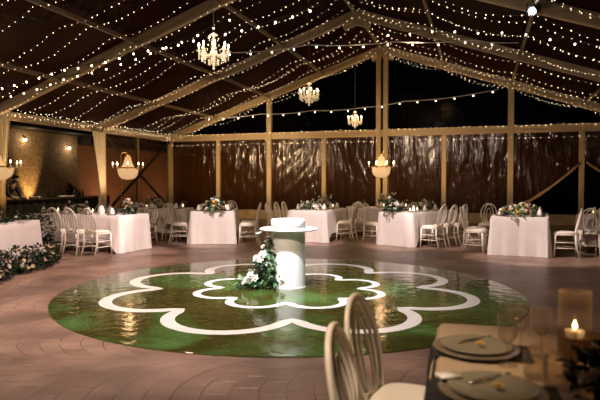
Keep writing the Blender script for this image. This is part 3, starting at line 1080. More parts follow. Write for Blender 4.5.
def table(P, u, Lx, Wy, name_label, cloth_label, drops=(.006, .2, .2, .2), seed=1, m=None, H=.765, tan=False):
    """P: middle of the near end on the ground; u: long-axis direction away from it"""
    rz = math.atan2(u[1], u[0])
    t = thing('banquet_table', name_label, 'table', (P[0], P[1], 0), rz)
    MB().box((Lx/2, 0, H-.022), (Lx-.01, Wy-.01, .03)).build('tabletop', M['wood'], t, smooth=False)
    for x in (.35, Lx-.35):
        for y in (-Wy/2+.1, Wy/2-.1):
            MB().tube([(x, y, .0), (x, y, H-.04)], [.015, .02], 8).build('leg', M['black'], t)
    c = cloth_mesh(Lx, Wy, H, drops, seed).build('tablecloth', m or M['cloth'], None, (P[0], P[1], 0), rz, auto=50)
    tag(c, cloth_label, 'tablecloth')
    return t


def unit(x, y):
    v = Vector((x, y))
    return v.normalized()


TOP = .767

# profiles for small wares
WINE = [(0, .0), (.032, .0), (.033, .003), (.006, .008), (.004, .05), (.004, .085), (.012, .095), (.032, .12), (.039, .145), (.038, .17), (.033, .20), (.0315, .20), (.036, .17), (.037, .145), (.030, .122), (.01, .098), (0, .096)]
ME_WINE = MB().lathe(WINE, 16).mesh('wine_glass', M['glass'])
ME_VOT_G = MB().lathe([(0, 0), (.034, 0), (.038, .004), (.042, .075), (.039, .075), (.035, .008), (0, .008)], 14).mesh('glass_cup', M['glass'])
ME_VOT_C = MB().lathe([(0, .01), (.033, .01), (.034, .035), (0, .038)], 12).mesh('candle', M['candle'])
FLAME = [(0, 0), (.0045, .006), (.006, .014), (.004, .026), (0, .04)]
ME_FLAME = MB().lathe(FLAME, 8).mesh('flame', M['lamp_bulb'])
ME_BOTTLE = MB().lathe([(0, 0), (.036, 0), (.038, .004), (.038, .18), (.03, .215), (.014, .235), (.013, .29), (.015, .293), (.015, .305), (0, .306)], 16).mesh('bottle', M['bottle'])
ME_PLATE = MB().lathe([(0, .002), (.075, .002), (.08, .004), (.125, .018), (.127, .021), (.124, .021), (.08, .009), (0, .007)], 36).mesh('plate', M['china'])
ME_NAP = MB().lathe([(0, 0), (.045, .0), (.05, .03), (.036, .09), (.02, .13), (0, .15)], 10, rib=.18, nrib=5).mesh('folded_napkin', M['paper'])
VASE = [(0, 0), (.05, 0), (.056, .01), (.062, .08), (.05, .13), (.034, .15), (.038, .17), (.034, .168), (.03, .15), (0, .14)]
ME_VASE = MB().lathe(VASE, 18).mesh('vase', M['white'])


def place_on(P, u, x, y):
    v = Vector((-u[1], u[0]))
    return Vector((P[0]+u[0]*x+v.x*y, P[1]+u[1]*x+v.y*y, TOP))


def settings(P, u, Lx, Wy, which, n_vot=5, seed=5, skip_mid=None):
    """glasses, votives, folded napkins along a table; each a thing, look-alikes of one table share a label"""
    rnd = random.Random(seed)
    n = int(Lx/.5)
    for k in range(n):
        x = .32+k*(Lx-.6)/max(1, n-1)
        for sy in (-1, 1):
            q = place_on(P, u, x+.13, sy*(Wy/2-.27))
            tag(put('wine_glass', ME_WINE, None, q), 'clear stemmed wine glass by a setting on %s' % which, 'glass', 'wine glasses on %s' % which)
            q = place_on(P, u, x, sy*(Wy/2-.16))
            tag(put('plate', ME_PLATE, None, q), 'pale round dinner plate laid on %s' % which, 'plate', 'dinner plates on %s' % which)
            q.z += .008
            tag(put('folded_napkin', ME_NAP, None, q), 'white napkin folded upright on a plate on %s' % which, 'napkin', 'folded napkins on %s' % which)
    for k in range(n_vot):
        x = .3+k*(Lx-.5)/max(1, n_vot-1)+rnd.uniform(-.05, .05)
        q = place_on(P, u, x, rnd.choice((-1, 1))*rnd.uniform(.17, .21))
        t = thing('votive_candle', 'small lit votive candle in a glass cup on %s' % which, 'candle', q, 0, 'votive candles on %s' % which)
        put('glass_cup', ME_VOT_G, t)
        put('candle', ME_VOT_C, t)
        put('flame', ME_FLAME, t, (0, 0, .039), scale=1.5)


GROUP_KINDS = ('petal', 'petal_cream', 'petal_blush')

# --- T1, left
P1, u1 = (-3.47, 11.75), unit(-.94, .34)
n1 = (-.4, -.92)
W1 = 'the left table with dark bottles'
table(P1, u1, 2.4, 1.0, 'banquet table under the cloth at left, its dark legs showing behind the chairs', 'white cloth on the left table, its end facing the green floor and lit pink', (.006, .2, .2, .2), 3)
chair(-3.98, 10.98, .42, .91, 'ivory oval back chair nearest the lit end of the left table, seen from behind')
chair(-4.42, 11.15, .40, .92, 'ivory oval back chair in the middle of the three along the left table')
chair(-4.83, 11.36, .36, .93, 'ivory oval back chair beside the dark floor flowers, leftmost at the left table')
chair(-4.85, 13.1, -.36, -.93, 'ivory chair beyond the left table, seen between two nearer chair backs')
chair(-3.56, 12.78, -.34, -.94, 'ivory chair beyond the left table, peeping past its lit right corner')
settings(P1, u1, 2.4, 1.0, W1, 5, 1)
for k, (x, y) in enumerate(((.14, .18), (.28, .26))):
    tag(put('bottle', ME_BOTTLE, None, place_on(P1, u1, x, y), scale=.62), 'small dark bottle at the lit end of the left table', 'bottle', 'dark bottles on the left table')
tag(put('vase', ME_VASE, None, place_on(P1, u1, .62, .3), scale=1.1), 'white round vase on the left table beside the dark bottles', 'vase')
arrangement('flower_arrangement', 'dark leafy arrangement at the lit end of the left table, beside the bottles', 'flowers', place_on(P1, u1, .24, -.1),
            [(0, 0, .09, .15, .15, .10), (.0, .0, .2, .08, .08, .08)], 150, 4, seed=21, mats=[M['leaf_dark'], M['leaf_dark'], M['leaf']], kinds=GROUP_KINDS, stems=3)
arrangement('flower_arrangement', 'low arrangement of cream flowers further along the left table, behind the chair backs', 'flowers', place_on(P1, u1, 1.45, 0),
            [(0, 0, .09, .22, .15, .10)], 130, 9, seed=22, kinds=GROUP_KINDS, stems=3)

# --- T2, with trailing greenery
P2, u2 = (-2.06, 13.03), unit(-.06, 1)
W2 = 'the table with trailing greenery'
table(P2, u2, 2.0, 1.0, 'banquet table under the white cloth with greenery trailing over its end', 'white cloth with greenery trailing over its end, left of the drum pedestal', (.006, .2, .2, .2), 7)
chair(-1.22, 13.12, -1, .05, 'ivory oval back chair in profile, between the trailing greenery table and the cake pedestal')
chair(-1.27, 13.95, -1, .1, 'ivory oval back chair behind the profile one, right of the table with trailing greenery')
chair(-1.93, 15.33, 0, -1, 'ivory oval back chair at the far end of the table with trailing greenery')
chair(-2.84, 13.3, 1, .05, 'ivory oval back chair in profile on the left of the table with trailing greenery')
settings(P2, u2, 2.0, 1.0, W2, 4, 2)
arrangement('flower_arrangement', 'tall arrangement of yellow and white flowers with greenery trailing over the table end', 'flowers', place_on(P2, u2, .1, -.02),
            [(-.02, 0, .08, .26, .12, .10), (.06, -.14, -.02, .24, .05, .11), (0, .05, .2, .2, .12, .1)], 300, 12, seed=31, kinds=('petal_cream', 'petal_yellow', 'petal'), stems=7,
            mats=[M['leaf_dark'], M['leaf'], M['leaf_dark']])
arrangement('flower_arrangement', 'low pale flowers further back on the table with trailing greenery', 'flowers', place_on(P2, u2, 1.2, 0), [(0, 0, .09, .15, .25, .1)], 130, 9, seed=32, kinds=GROUP_KINDS, stems=3)

# --- T2b, back left row
P2b, u2b = (-4.75, 14.75), unit(1, -.02)
W2b = 'the back left table behind turned chairs'
table(P2b, u2b, 1.85, 1.0, 'banquet table in the back row at left, behind the two chairs turned away', 'white cloth in the back row at left, behind the chair turned away', (.2, .18, .2, .2), 9)
chair(-3.2, 13.88, .0, 1, 'ivory oval back chair turned away from view, pushed to the back left table')
chair(-3.85, 13.86, .05, 1, 'ivory chair turned away at the back left table, half hidden by the left table')
settings(P2b, u2b, 1.85, 1.0, W2b, 4, 3)
arrangement('flower_arrangement', 'dark green arrangement on the back left table', 'flowers', place_on(P2b, u2b, .9, 0), [(0, 0, .12, .26, .15, .13)], 200, 10, seed=41, kinds=GROUP_KINDS, stems=4)

# --- T3, behind the cake
P3, u3 = (.16, 13.47), unit(.35, .94)
W3 = 'the table behind the cake pedestal'
table(P3, u3, 1.7, 1.0, 'banquet table directly behind the cake pedestal', 'white cloth on the table directly behind the cake pedestal', (.006, .2, .2, .2), 12)
chair(-.56, 13.9, .94, -.35, 'ivory chair just left of the cake, in near profile at the table behind')
chair(-.36, 14.36, .94, -.35, 'ivory chair second of three on the left side of the table behind the cake')
chair(-.18, 14.8, .94, -.35, 'ivory chair farthest of three on the left side of the table behind the cake')
chair(1.14, 13.89, -.94, .35, 'ivory chair at the right side of the table behind the cake, seen sideways')
settings(P3, u3, 1.7, 1.0, W3, 4, 4)
arrangement('flower_arrangement', 'low arrangement of white roses at the near end of the table behind the cake', 'flowers', place_on(P3, u3, .3, 0), [(0, 0, .09, .28, .16, .1)], 170, 14, seed=51, kinds=('petal', 'petal', 'petal_blush'), stems=4, fr=(.035, .055))
arrangement('flower_arrangement', 'taller mixed flowers at the far end of the table behind the cake', 'flowers', place_on(P3, u3, 1.35, 0), [(0, 0, .12, .2, .2, .14)], 150, 9, seed=52, kinds=GROUP_KINDS, stems=5)

# --- T4, far row between
P4, u4 = (1.32, 15.5), unit(1, 0)
W4 = 'the far table by the double post'
table(P4, u4, 1.75, .9, 'banquet table in the far row in front of the double post', 'white cloth on the far table in front of the double post', (.2, .2, .2, .2), 15)
chair(1.47, 14.42, .05, 1, 'ivory chair turned away, pushed to the far table in front of the double post')
settings(P4, u4, 1.75, .9, W4, 3, 5)
arrangement('flower_arrangement', 'upright spray of white flowers on the far table near the double post', 'flowers', place_on(P4, u4, 1.1, 0), [(0, 0, .14, .22, .16, .16)], 170, 10, seed=61, kinds=('petal', 'petal', 'petal_cream'), stems=6)

# --- T5, right of the double post
P5, u5 = (2.15, 12.63), unit(.67, .74)
W5 = 'the table with drooping dark leaves'
table(P5, u5, 2.1, .9, 'banquet table right of the pedestal with three chairs along its right side', 'white cloth under a drooping bunch of dark leaves, right of the pedestal', (.006, .2, .2, .2), 18)
chair(2.92, 12.33, -.74, .67, 'ivory chair nearest of three at the right side of the drooping leaves table')
chair(3.26, 12.71, -.74, .67, 'ivory chair second of three at the right side of the drooping leaves table')
chair(3.61, 13.09, -.74, .67, 'ivory chair farthest of three at the right side of the drooping leaves table')
chair(1.80, 13.36, .74, -.67, 'ivory oval back chair left of the table with drooping leaves, in profile')
settings(P5, u5, 2.1, .9, W5, 5, 6)
arrangement('flower_arrangement', 'drooping bunch of dark leaves and white flowers over a table corner right of the pedestal', 'flowers', place_on(P5, u5, .12, .12),
            [(0, 0, .1, .2, .18, .12), (-.06, -.10, .0, .16, .1, .13), (0, .05, .22, .14, .12, .1)], 300, 7, seed=71, kinds=('petal', 'petal_cream'), stems=5, mats=[M['leaf_dark'], M['leaf'], M['leaf_dark']])
arrangement('flower_arrangement', 'low blush and cream flowers along the table with drooping leaves', 'flowers', place_on(P5, u5, 1.1, 0), [(0, 0, .09, .3, .22, .1)], 170, 14, seed=72, kinds=GROUP_KINDS, stems=4)

# --- T6, right hand front
P6, u6 = (4.265, 10.86), unit(.4, .917)
W6 = 'the largest lit table at right'
table(P6, u6, 1.9, 1.05, 'banquet table under the largest lit cloth at right', 'largest pinkish white cloth at right, with a wide spray of flowers on it', (.006, .2, .2, .2), 22)
chair(3.57, 11.38, .90, -.43, 'ivory oval back chair leftmost at the largest lit table at right, in profile')
chair(3.77, 11.88, .917, -.4, 'ivory oval back chair second along the left side of the largest lit table at right')
chair(4.43, 13.17, -.4, -.917, 'ivory chair at the far end of the largest lit table, left of two')
chair(4.92, 13.02, -.4, -.917, 'ivory chair at the far end of the largest lit table, half hidden by flowers')
chair(5.12, 10.79, -.917, .4, 'ivory oval back chair at the right side of the largest lit table, in profile')
settings(P6, u6, 1.9, 1.05, W6, 5, 7)
arrangement('flower_arrangement', 'wide low spray of white and yellow flowers on the largest lit table at right', 'flowers', place_on(P6, u6, .3, 0),
            [(0, 0, .08, .26, .30, .1), (-.2, -.12, .1, .2, .2, .08), (.0, -.1, .2, .14, .14, .07), (.2, .1, .1, .24, .15, .06)], 260, 16, seed=81, kinds=('petal', 'petal_cream', 'petal_blush', 'petal_yellow'), stems=8, fr=(.03, .052),
            mats=[M['leaf'], M['leaf_dark'], M['leaf_pale']])

# --- T7, far right behind
P7, u7 = (5.9, 11.75), unit(.95, -.31)
W7 = 'the dim table at far right'
table(P7, u7, 2.2, .9, 'banquet table in the dim far right behind a chair turned away', 'dim white cloth at the far right edge behind a chair turned away', (.2, .15, .2, .2), 25)
chair(5.71, 11.06, .3, .95, 'ivory oval back chair turned away in the dim light at the far right')
settings(P7, u7, 2.2, .9, W7, 6, 8)
arrangement('flower_arrangement', 'dark low arrangement on the dim table at the far right', 'flowers', place_on(P7, u7, .9, 0), [(0, 0, .07, .4, .14, .08)], 170, 5, seed=91, kinds=GROUP_KINDS, mats=[M['leaf_dark']])

# --- head table at left with its flower bank
P0, u0 = (-5.18, 7.3), unit(.03, 1)
W0 = 'the flower decked left edge table'
table(P0, u0, 2.75, .85, 'banquet table at the left edge behind the bank of flowers', 'white cloth of the flower decked table at the left edge', (.02, .02, .02, .02), 28)
bk = [(-.05, .0, .18, .20, .34, .20), (.0, .62, .2, .22, .34, .22), (-.02, 1.25, .18, .20, .36, .22), (.03, 1.8, .17, .22, .34, .2), (0, 2.25, .16, .2, .25, .18), (.05, .3, .1, .22, .5, .1), (.08, 1.6, .1, .22, .6, .1)]
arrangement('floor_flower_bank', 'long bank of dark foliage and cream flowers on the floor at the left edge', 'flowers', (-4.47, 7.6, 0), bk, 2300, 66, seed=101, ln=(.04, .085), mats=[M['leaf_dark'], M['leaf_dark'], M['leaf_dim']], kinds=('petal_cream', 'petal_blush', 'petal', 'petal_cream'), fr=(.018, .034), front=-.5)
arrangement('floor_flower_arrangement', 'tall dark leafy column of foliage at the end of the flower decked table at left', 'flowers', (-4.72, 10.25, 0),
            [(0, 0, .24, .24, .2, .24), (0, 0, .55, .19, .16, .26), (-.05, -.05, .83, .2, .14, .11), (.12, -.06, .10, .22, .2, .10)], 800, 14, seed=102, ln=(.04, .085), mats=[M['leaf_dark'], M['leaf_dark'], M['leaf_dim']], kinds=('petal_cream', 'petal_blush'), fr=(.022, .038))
arrangement('flower_garland', 'dark leafy garland along the top of the flower decked table at left', 'flowers', place_on(P0, u0, 1.4, -.2),
            [(.05, -.8, .05, .2, .6, .07), (.05, 0, .05, .2, .6, .07), (.05, .8, .06, .22, .6, .08)], 620, 12, seed=103, ln=(.04, .08), mats=[M['leaf_dark'], M['leaf_dark'], M['leaf_dim']], kinds=('petal_cream', 'petal_blush'), fr=(.02, .035))
rnd = random.Random(6)
for k in range(9):
    q = place_on(P0, u0, .5+k*.26, .12+rnd.uniform(-.1, .12))
    t = thing('votive_candle', 'small lit candle in a glass among the greenery on %s' % W0, 'candle', q, 0, 'candles on the flower decked table')
    put('glass_cup', ME_VOT_G, t, scale=(1, 1, rnd.choice((1, 1.6, 2.2))))
    put('candle', ME_VOT_C, t)
    put('flame', ME_FLAME, t, (0, 0, .039), scale=1.5)

# ------------------------------------------------------------------ chandeliers


def glass_chandelier(label, loc, ztop_roof, dia=.47):
    """crystal arm chandelier: canopy cup, baluster, eight arms with candle bulbs, drop strings, ceiling cable"""
    t = thing('crystal_chandelier', label, 'chandelier', loc, 0, 'crystal chandeliers along the ridge')
    k = dia/.47
    MB().lathe([(0, .50), (.012, .50), (.03, .485), (.055, .475), (.06, .465), (.02, .455), (.012, .43), (.018, .40), (.03, .38), (.032, .34), (.016, .31), (.02, .27), (.045, .25), (.055, .22), (.04, .195), (.02, .18), (.03, .15), (.018, .12), (.01, .09), (.022, .07), (.012, .045), (0, .04)], 16).build('baluster', M['crystal'], t, auto=60)
    MB().tube([(0, 0, .5), (0, 0, ztop_roof-loc[2])], .005, 6).build('cable', M['wire'], t)
    for i in range(8):
        a = 2*PI*i/8+.2
        er = Vector((math.cos(a), math.sin(a), 0))
        R = .20
        pts = [er*.02+Vector((0, 0, .23)), er*.08+Vector((0, 0, .19)), er*.15+Vector((0, 0, .185)), er*R+Vector((0, 0, .235))]
        arm = MB().tube(pts, .0075, 6).build('arm', M['crystal'], t)
        MB().lathe([(0, .0), (.012, 0), (.034, .012), (.036, .018), (.012, .012), (0, .012)], 10).build('drip_pan', M['crystal'], arm, er*R+Vector((0, 0, .235)))
        MB().lathe([(.011, 0), (.011, .06), (0, .06)], 8).build('candle_tube', M['candle'], arm, er*R+Vector((0, 0, .247)))
        MB().lathe([(0, 0), (.010, .006), (.014, .02), (.008, .042), (0, .055)], 8).build('bulb', M['lamp_bulb'], arm, er*R+Vector((0, 0, .305)))
        dr = MB()
        for q in range(3):
            b = a+(q-1)*.14
            for z in range(4-abs(q-1)):
                dr.ball((math.cos(b)*R, math.sin(b)*R, .215-z*.026), .0085, 6, 4, sz=1.25)
        dr.ball(er*R*.8+Vector((0, 0, .12)), .01, 6, 4, sz=1.8)
        dr.build('crystal_drops', M['crystal'], arm)
    bd = MB()
    for i in range(8):
        a = 2*PI*(i+.5)/8+.2
        for j in range(9):
            u = j/8
            r = .06+.13*u
            z = .40-.23*u-.10*math.sin(PI*u)
            bd.ball((math.cos(a)*r, math.sin(a)*r, z), .007, 6, 4)
    for i in range(10):
        a = 2*PI*i/10
        for j in range(3):
            bd.ball((math.cos(a)*.07, math.sin(a)*.07, .13-.028*j), .0085, 6, 4, sz=1.4)
    bd.ball((0, 0, .02), .018, 8, 6, sz=1.3)
    bd.build('bead_chains', M['crystal'], t)
    return t


chs = [(3*BAY+.36, 2.98, 'largest and nearest crystal chandelier, hanging at upper left'),
       (2*BAY+.34, 3.07, 'middle one of the three crystal chandeliers, lit candle bulbs against the dark gable'),
       (BAY+.23, 3.02, 'smallest and farthest crystal chandelier, just above the gable beam')]
for s, zb, lab in chs:
    q = V(s, 0.0, zb)
    glass_chandelier(lab, q, APEX-.1)
    lamp('chandelier_glow', 'POINT', q+Vector((0, 0, .62)), 4, WARM, size=.2)


def empire(label, base, dx, ztop, zbot, dia, hang):
    """beaded empire basket chandelier hung from a tall crook stand"""
    bx, by = base
    st = thing('crook_stand', hang, 'stand', (bx, by, 0))
    zc = ztop-.02
    pts = [(0, 0, .02), (0, 0, zc-.13)]
    for i in range(9):
        a = PI - PI*i/8
        pts.append((dx/2+abs(dx)/2*math.cos(a)*(1 if dx > 0 else -1), 0, zc-.13+.13*math.sin(a)))
    MB().tube(pts, .013, 8).build('pole', M['gold'], st)
    MB().lathe([(0, 0), (.16, 0), (.165, .01), (.05, .03), (.02, .06), (0, .06)], 20).build('base', M['gold'], st, auto=50)
    h = ztop-zbot
    t = thing('basket_chandelier', label, 'chandelier', (bx+dx, by, zbot))
    r0 = dia/2
    zr = h*.42
    MB().tube([(0, 0, zc-.13-zbot+.0), (0, 0, h*.86)], .006, 6).build('hook', M['gold'], t)
    MB().lathe([(0, h*.88), (.05, h*.87), (.085, h*.84), (.075, h*.81), (.0, h*.80)], 18).build('crown', M['gold'], t, auto=50)
    MB().lathe([(.072, h*.815), (.085, h*.72), (.115, h*.58), (.165, h*.44), (.172, h*.42)], 120, rib=.07, nrib=30).build('bead_canopy', M['lit_bead'], t)
    rb = r0*.62
    MB().lathe([(rb, zr), (rb*1.01, zr*.9), (rb*.97, zr*.6), (rb*.86, zr*.32), (rb*.6, zr*.10), (rb*.2, 0.01), (0, 0)], 160, rib=.045, nrib=40).build('bead_basket', M['lit_bead'], t)
    MB().lathe([(rb*1.0, zr-.012), (rb*1.07, zr-.012), (rb*1.07, zr+.018), (rb*1.0, zr+.018), (rb*1.0, zr-.012)], 40).build('brass_ring', M['gold'], t)
    for i in range(8):
        a = 2*PI*i/8+.28
        er = Vector((math.cos(a), math.sin(a), 0))
        arm = MB().tube([er*rb+Vector((0, 0, zr)), er*(rb+r0*.2)+Vector((0, 0, zr-.04)), er*r0*.93+Vector((0, 0, zr+.005))], .008, 6).build('arm', M['gold'], t)
        MB().lathe([(0, 0), (.02, .0), (.03, .012), (.013, .014), (.013, .08), (0, .08)], 8).build('candle_tube', M['candle'], arm, er*r0*.93+Vector((0, 0, zr+.005)))
        MB().lathe([(0, 0), (.013, .008), (.017, .026), (.010, .055), (0, .075)], 8).build('bulb', M['lamp_bulb'], arm, er*r0*.93+Vector((0, 0, zr+.085)))
    lamp('basket_glow', 'POINT', Vector((bx+dx, by, zbot+h*.3)), 5, (1, .6, .3), size=.12)
    lamp('basket_glow', 'POINT', Vector((bx+dx, by, ztop+.15)), 7, (1, .6, .3), size=.12)
    return t


empire('beaded basket chandelier with candle bulbs at left, in front of the crossed braces', (-4.98, 15.55), .2, 2.30, 1.52, .86, 'brass crook stand carrying the basket chandelier by the crossed braces')
empire('beaded basket chandelier with candle bulbs in front of the tall double post', (2.58, 16.25), -.22, 2.36, 1.58, .83, 'brass crook stand carrying the basket chandelier by the double post')
empire('beaded basket chandelier cut by the left edge of the photo', (-7.2, 12.75), .3, 2.2, 1.5, 1.06, 'brass crook stand carrying the basket chandelier at the left edge')

# ------------------------------------------------------------------ drapes


def drape(p_top, p_bot, across, w_top, w_bot, label, m, seed=0, n_pleat=7, group=None, w_mid=None):
    p_top, p_bot, ac = Vector(p_top), Vector(p_bot), Vector(across).normalized()
    nrm = ac.cross(Vector((0, 0, 1)))
    mb = MB()
    nu, nv = 64, 26
    rnd = random.Random(seed)
    ph = rnd.uniform(0, 6)
    for j in range(nv+1):
        v = j/nv
        c = p_top.lerp(p_bot, v)
        if w_mid:
            wv = (w_top+(w_mid[1]-w_top)*(v/w_mid[0])) if v < w_mid[0] else (w_mid[1]+(w_bot-w_mid[1])*((v-w_mid[0])/(1-w_mid[0])))
        else:
            wv = w_top+(w_bot-w_top)*(v**.8)
        for i in range(nu+1):
            u = i/nu
            d = .035*math.sin(2*PI*n_pleat*u+ph+.5*math.sin(3*v))+.012*math.sin(2*PI*n_pleat*2.3*u+2*v)
            mb.v.append(tuple(c+ac*((u-.5)*wv)+nrm*d))
    mb.f = [(j*(nu+1)+i, j*(nu+1)+i+1, (j+1)*(nu+1)+i+1, (j+1)*(nu+1)+i) for j in range(nv) for i in range(nu)]
    mb.mi = [0]*len(mb.f)
    o = mb.build('drape', m)
    return tag(o, label, 'curtain', group)


drape(V(BAY+.36, -HW+.16, EAVE-.17), V(BAY+.12, -HW+.2, .03), AX, .62, .34, 'ivory drape gathered to the tent leg beside the crossed braces', M['drape'], 2, 6, w_mid=(.68, .24))
drape(V(2*BAY+.02, -HW+.2, EAVE-.17), V(2*BAY+.1, -HW+.22, .03), AX, .6, .36, 'ivory drape hanging at the left edge of the photo', M['drape'], 3, 7, w_mid=(.6, .28))
drape(V(.35, .80*HW+.35, EAVE-.6), V(.35, .88*HW+.5, .3), BX, .6, .5, 'grey blue sheer drape at the right edge of the photo', M['swag'], 4, 6)
# rolled sheet edges drawn to the right hand stud
for (a, b_, lab) in ((V(.1, .745*HW, 2.10), V(.1, .52*HW, .55), 'rolled clear sheet edge slanting down to the left of the right stud'),
                     (V(.1, .765*HW, 2.12), V(.1, .97*HW, 1.1), 'rolled clear sheet edge slanting down to the right of the right stud')):
    mb = MB()
    pts = []
    rr = []
    for i in range(15):
        u = i/14
        p = a.lerp(b_, u)
        p.z -= .10*math.sin(PI*u)
        pts.append(p)
        rr.append(.035+.03*u+.006*math.sin(13*u))
    mb.tube(pts, rr, 10)
    tag(mb.build('rolled_sheet', M['kick']), lab, 'sheet')

# ------------------------------------------------------------------ bar and bartender outside at left
RZ = -YAW
bc = V(5.6, -10.2, 0)
bar = thing('bar_counter', 'long bar counter with black cloth front outside the tent at left', 'bar', bc, RZ)
MB().box((0, 0, .90), (.66, 4.7, .04)).build('countertop', M['black'], bar, smooth=False)
bm = MB()
for i in range(95):
    for z in (0.01, .88):
        bm.v.append((.30+.012*math.sin(i*.9)+(.01 if z < .1 else 0), -2.33+4.66*i/94, z))
bm.f = [(2*i, 2*i+2, 2*i+3, 2*i+1) for i in range(94)]
bm.mi = [0]*94
bm.build('cloth_skirt', M['black_cloth'], bar)
for y in (-2.2, 2.2):
    for x in (-.26, .26):
        MB().tube([(x, y, 0), (x, y, .88)], .02, 8).build('leg', M['black'], bar)
ME_BOWL = MB().lathe([(0, 0), (.04, 0), (.09, .05), (.105, .075), (.10, .075), (.085, .052), (0, .012)], 18).mesh('bowl', M['white'])


def on_bar(s, w_off=0.0, z=.921):
    q = V(s, -10.2+w_off, z)
    return q


for k, s in enumerate((7.1, 6.75, 6.4, 6.15, 5.1, 4.85, 4.6)):
    tag(put('bowl', ME_BOWL, None, on_bar(s, .12)), 'small white bowl on the front of the black bar counter', 'bowl', 'white bowls on the bar')
for k, s in enumerate((4.15, 4.0, 3.88, 3.72)):
    tag(put('bottle', ME_BOTTLE, None, on_bar(s, -.12), scale=(1, 1, 1)), 'dark bottle standing at the right end of the bar', 'bottle', 'bottles on the bar')
arrangement('potted_plant', 'small leafy sprig on the bar counter in front of the lit stone wall', 'plant', on_bar(5.35, -.05), [(0, 0, .18, .14, .14, .16)], 70, 0, seed=7, mats=[M['leaf_dark']])
cb = thing('sideboard', 'low dark sideboard against the orange wall behind the bar', 'sideboard', V(1.3, -12.2, 0), RZ)
MB().box((0, 0, .45), (.5, 2.6, .8)).build('body', M['wood'], cb, smooth=False)
MB().box((0, 0, .87), (.56, 2.7, .04)).build('top', M['wood'], cb, smooth=False)
for y in (-.65, .65):
    MB().box((.262, y, .45), (.02, 1.22, .7)).build('door', M['wood'], cb, smooth=False)
urn = thing('vase', 'dark urn silhouette standing on the sideboard behind the bar', 'vase', V(2.2, -12.2, .892), 0)
MB().lathe([(0, 0), (.1, 0), (.11, .02), (.06, .06), (.15, .2), (.17, .33), (.12, .42), (.09, .44), (.12, .48), (0, .46)], 20).build('body', M['bottle'], urn)
MB().lathe([(.0, .465), (.1, .47), (.02, .53), (.03, .56), (0, .58)], 14).build('lid', M['bottle'], urn)

# wall lamps under the fascia
for (s, z, lab) in ((3.73, 3.12, 'glowing round wall lamp over the lit stone wall, left one of two'), (1.35, 2.95, 'glowing round wall lamp near the end of the stone wall, right one of two')):
    t = thing('wall_lamp', lab, 'lamp', V(s, -12.9, z), RZ)
    MB().lathe([(0, .06), (.035, .06), (.04, .0), (.03, -.01), (0, -.01)], 12).build('cap', M['black'], t)
    MB().tube([(-.1, 0, .08), (-.03, 0, .1), (0, 0, .06)], .012, 6).build('bracket', M['black'], t)
    MB().ball((0, 0, -.055), .055, 12, 8).build('bulb', M['wall_bulb'], t)
    lamp('wall_lamp_glow', 'POINT', V(s, -12.6, z-.1), 8, WARM, size=.06)

# bartender


def skin_chain(name, pts, edges, radii, m, parent, root=0, sub=1):
    me = bpy.data.meshes.new(name)
    me.from_pydata([tuple(p) for p in pts], edges, [])
    me.materials.append(m)
    o = put(name, me, parent)
    sk = o.modifiers.new('Skin', 'SKIN')
    sk.use_smooth_shade = True
    for i, r in enumerate(radii):
        rr = r if isinstance(r, tuple) else (r, r)
        me.skin_vertices[0].data[i].radius = rr
        me.skin_vertices[0].data[i].use_root = (i == root)
    ss = o.modifiers.new('Sub', 'SUBSURF')
    ss.levels = sub
    ss.render_levels = sub
    # bake, so the figure is one plain mesh
    dg = bpy.context.evaluated_depsgraph_get()
    bpy.context.view_layer.update()
    ev = o.evaluated_get(dg)
    nm = bpy.data.meshes.new_from_object(ev)
    o.modifiers.clear()
    o.data = nm
    nm.polygons.foreach_set('use_smooth', [True]*len(nm.polygons))
    return o


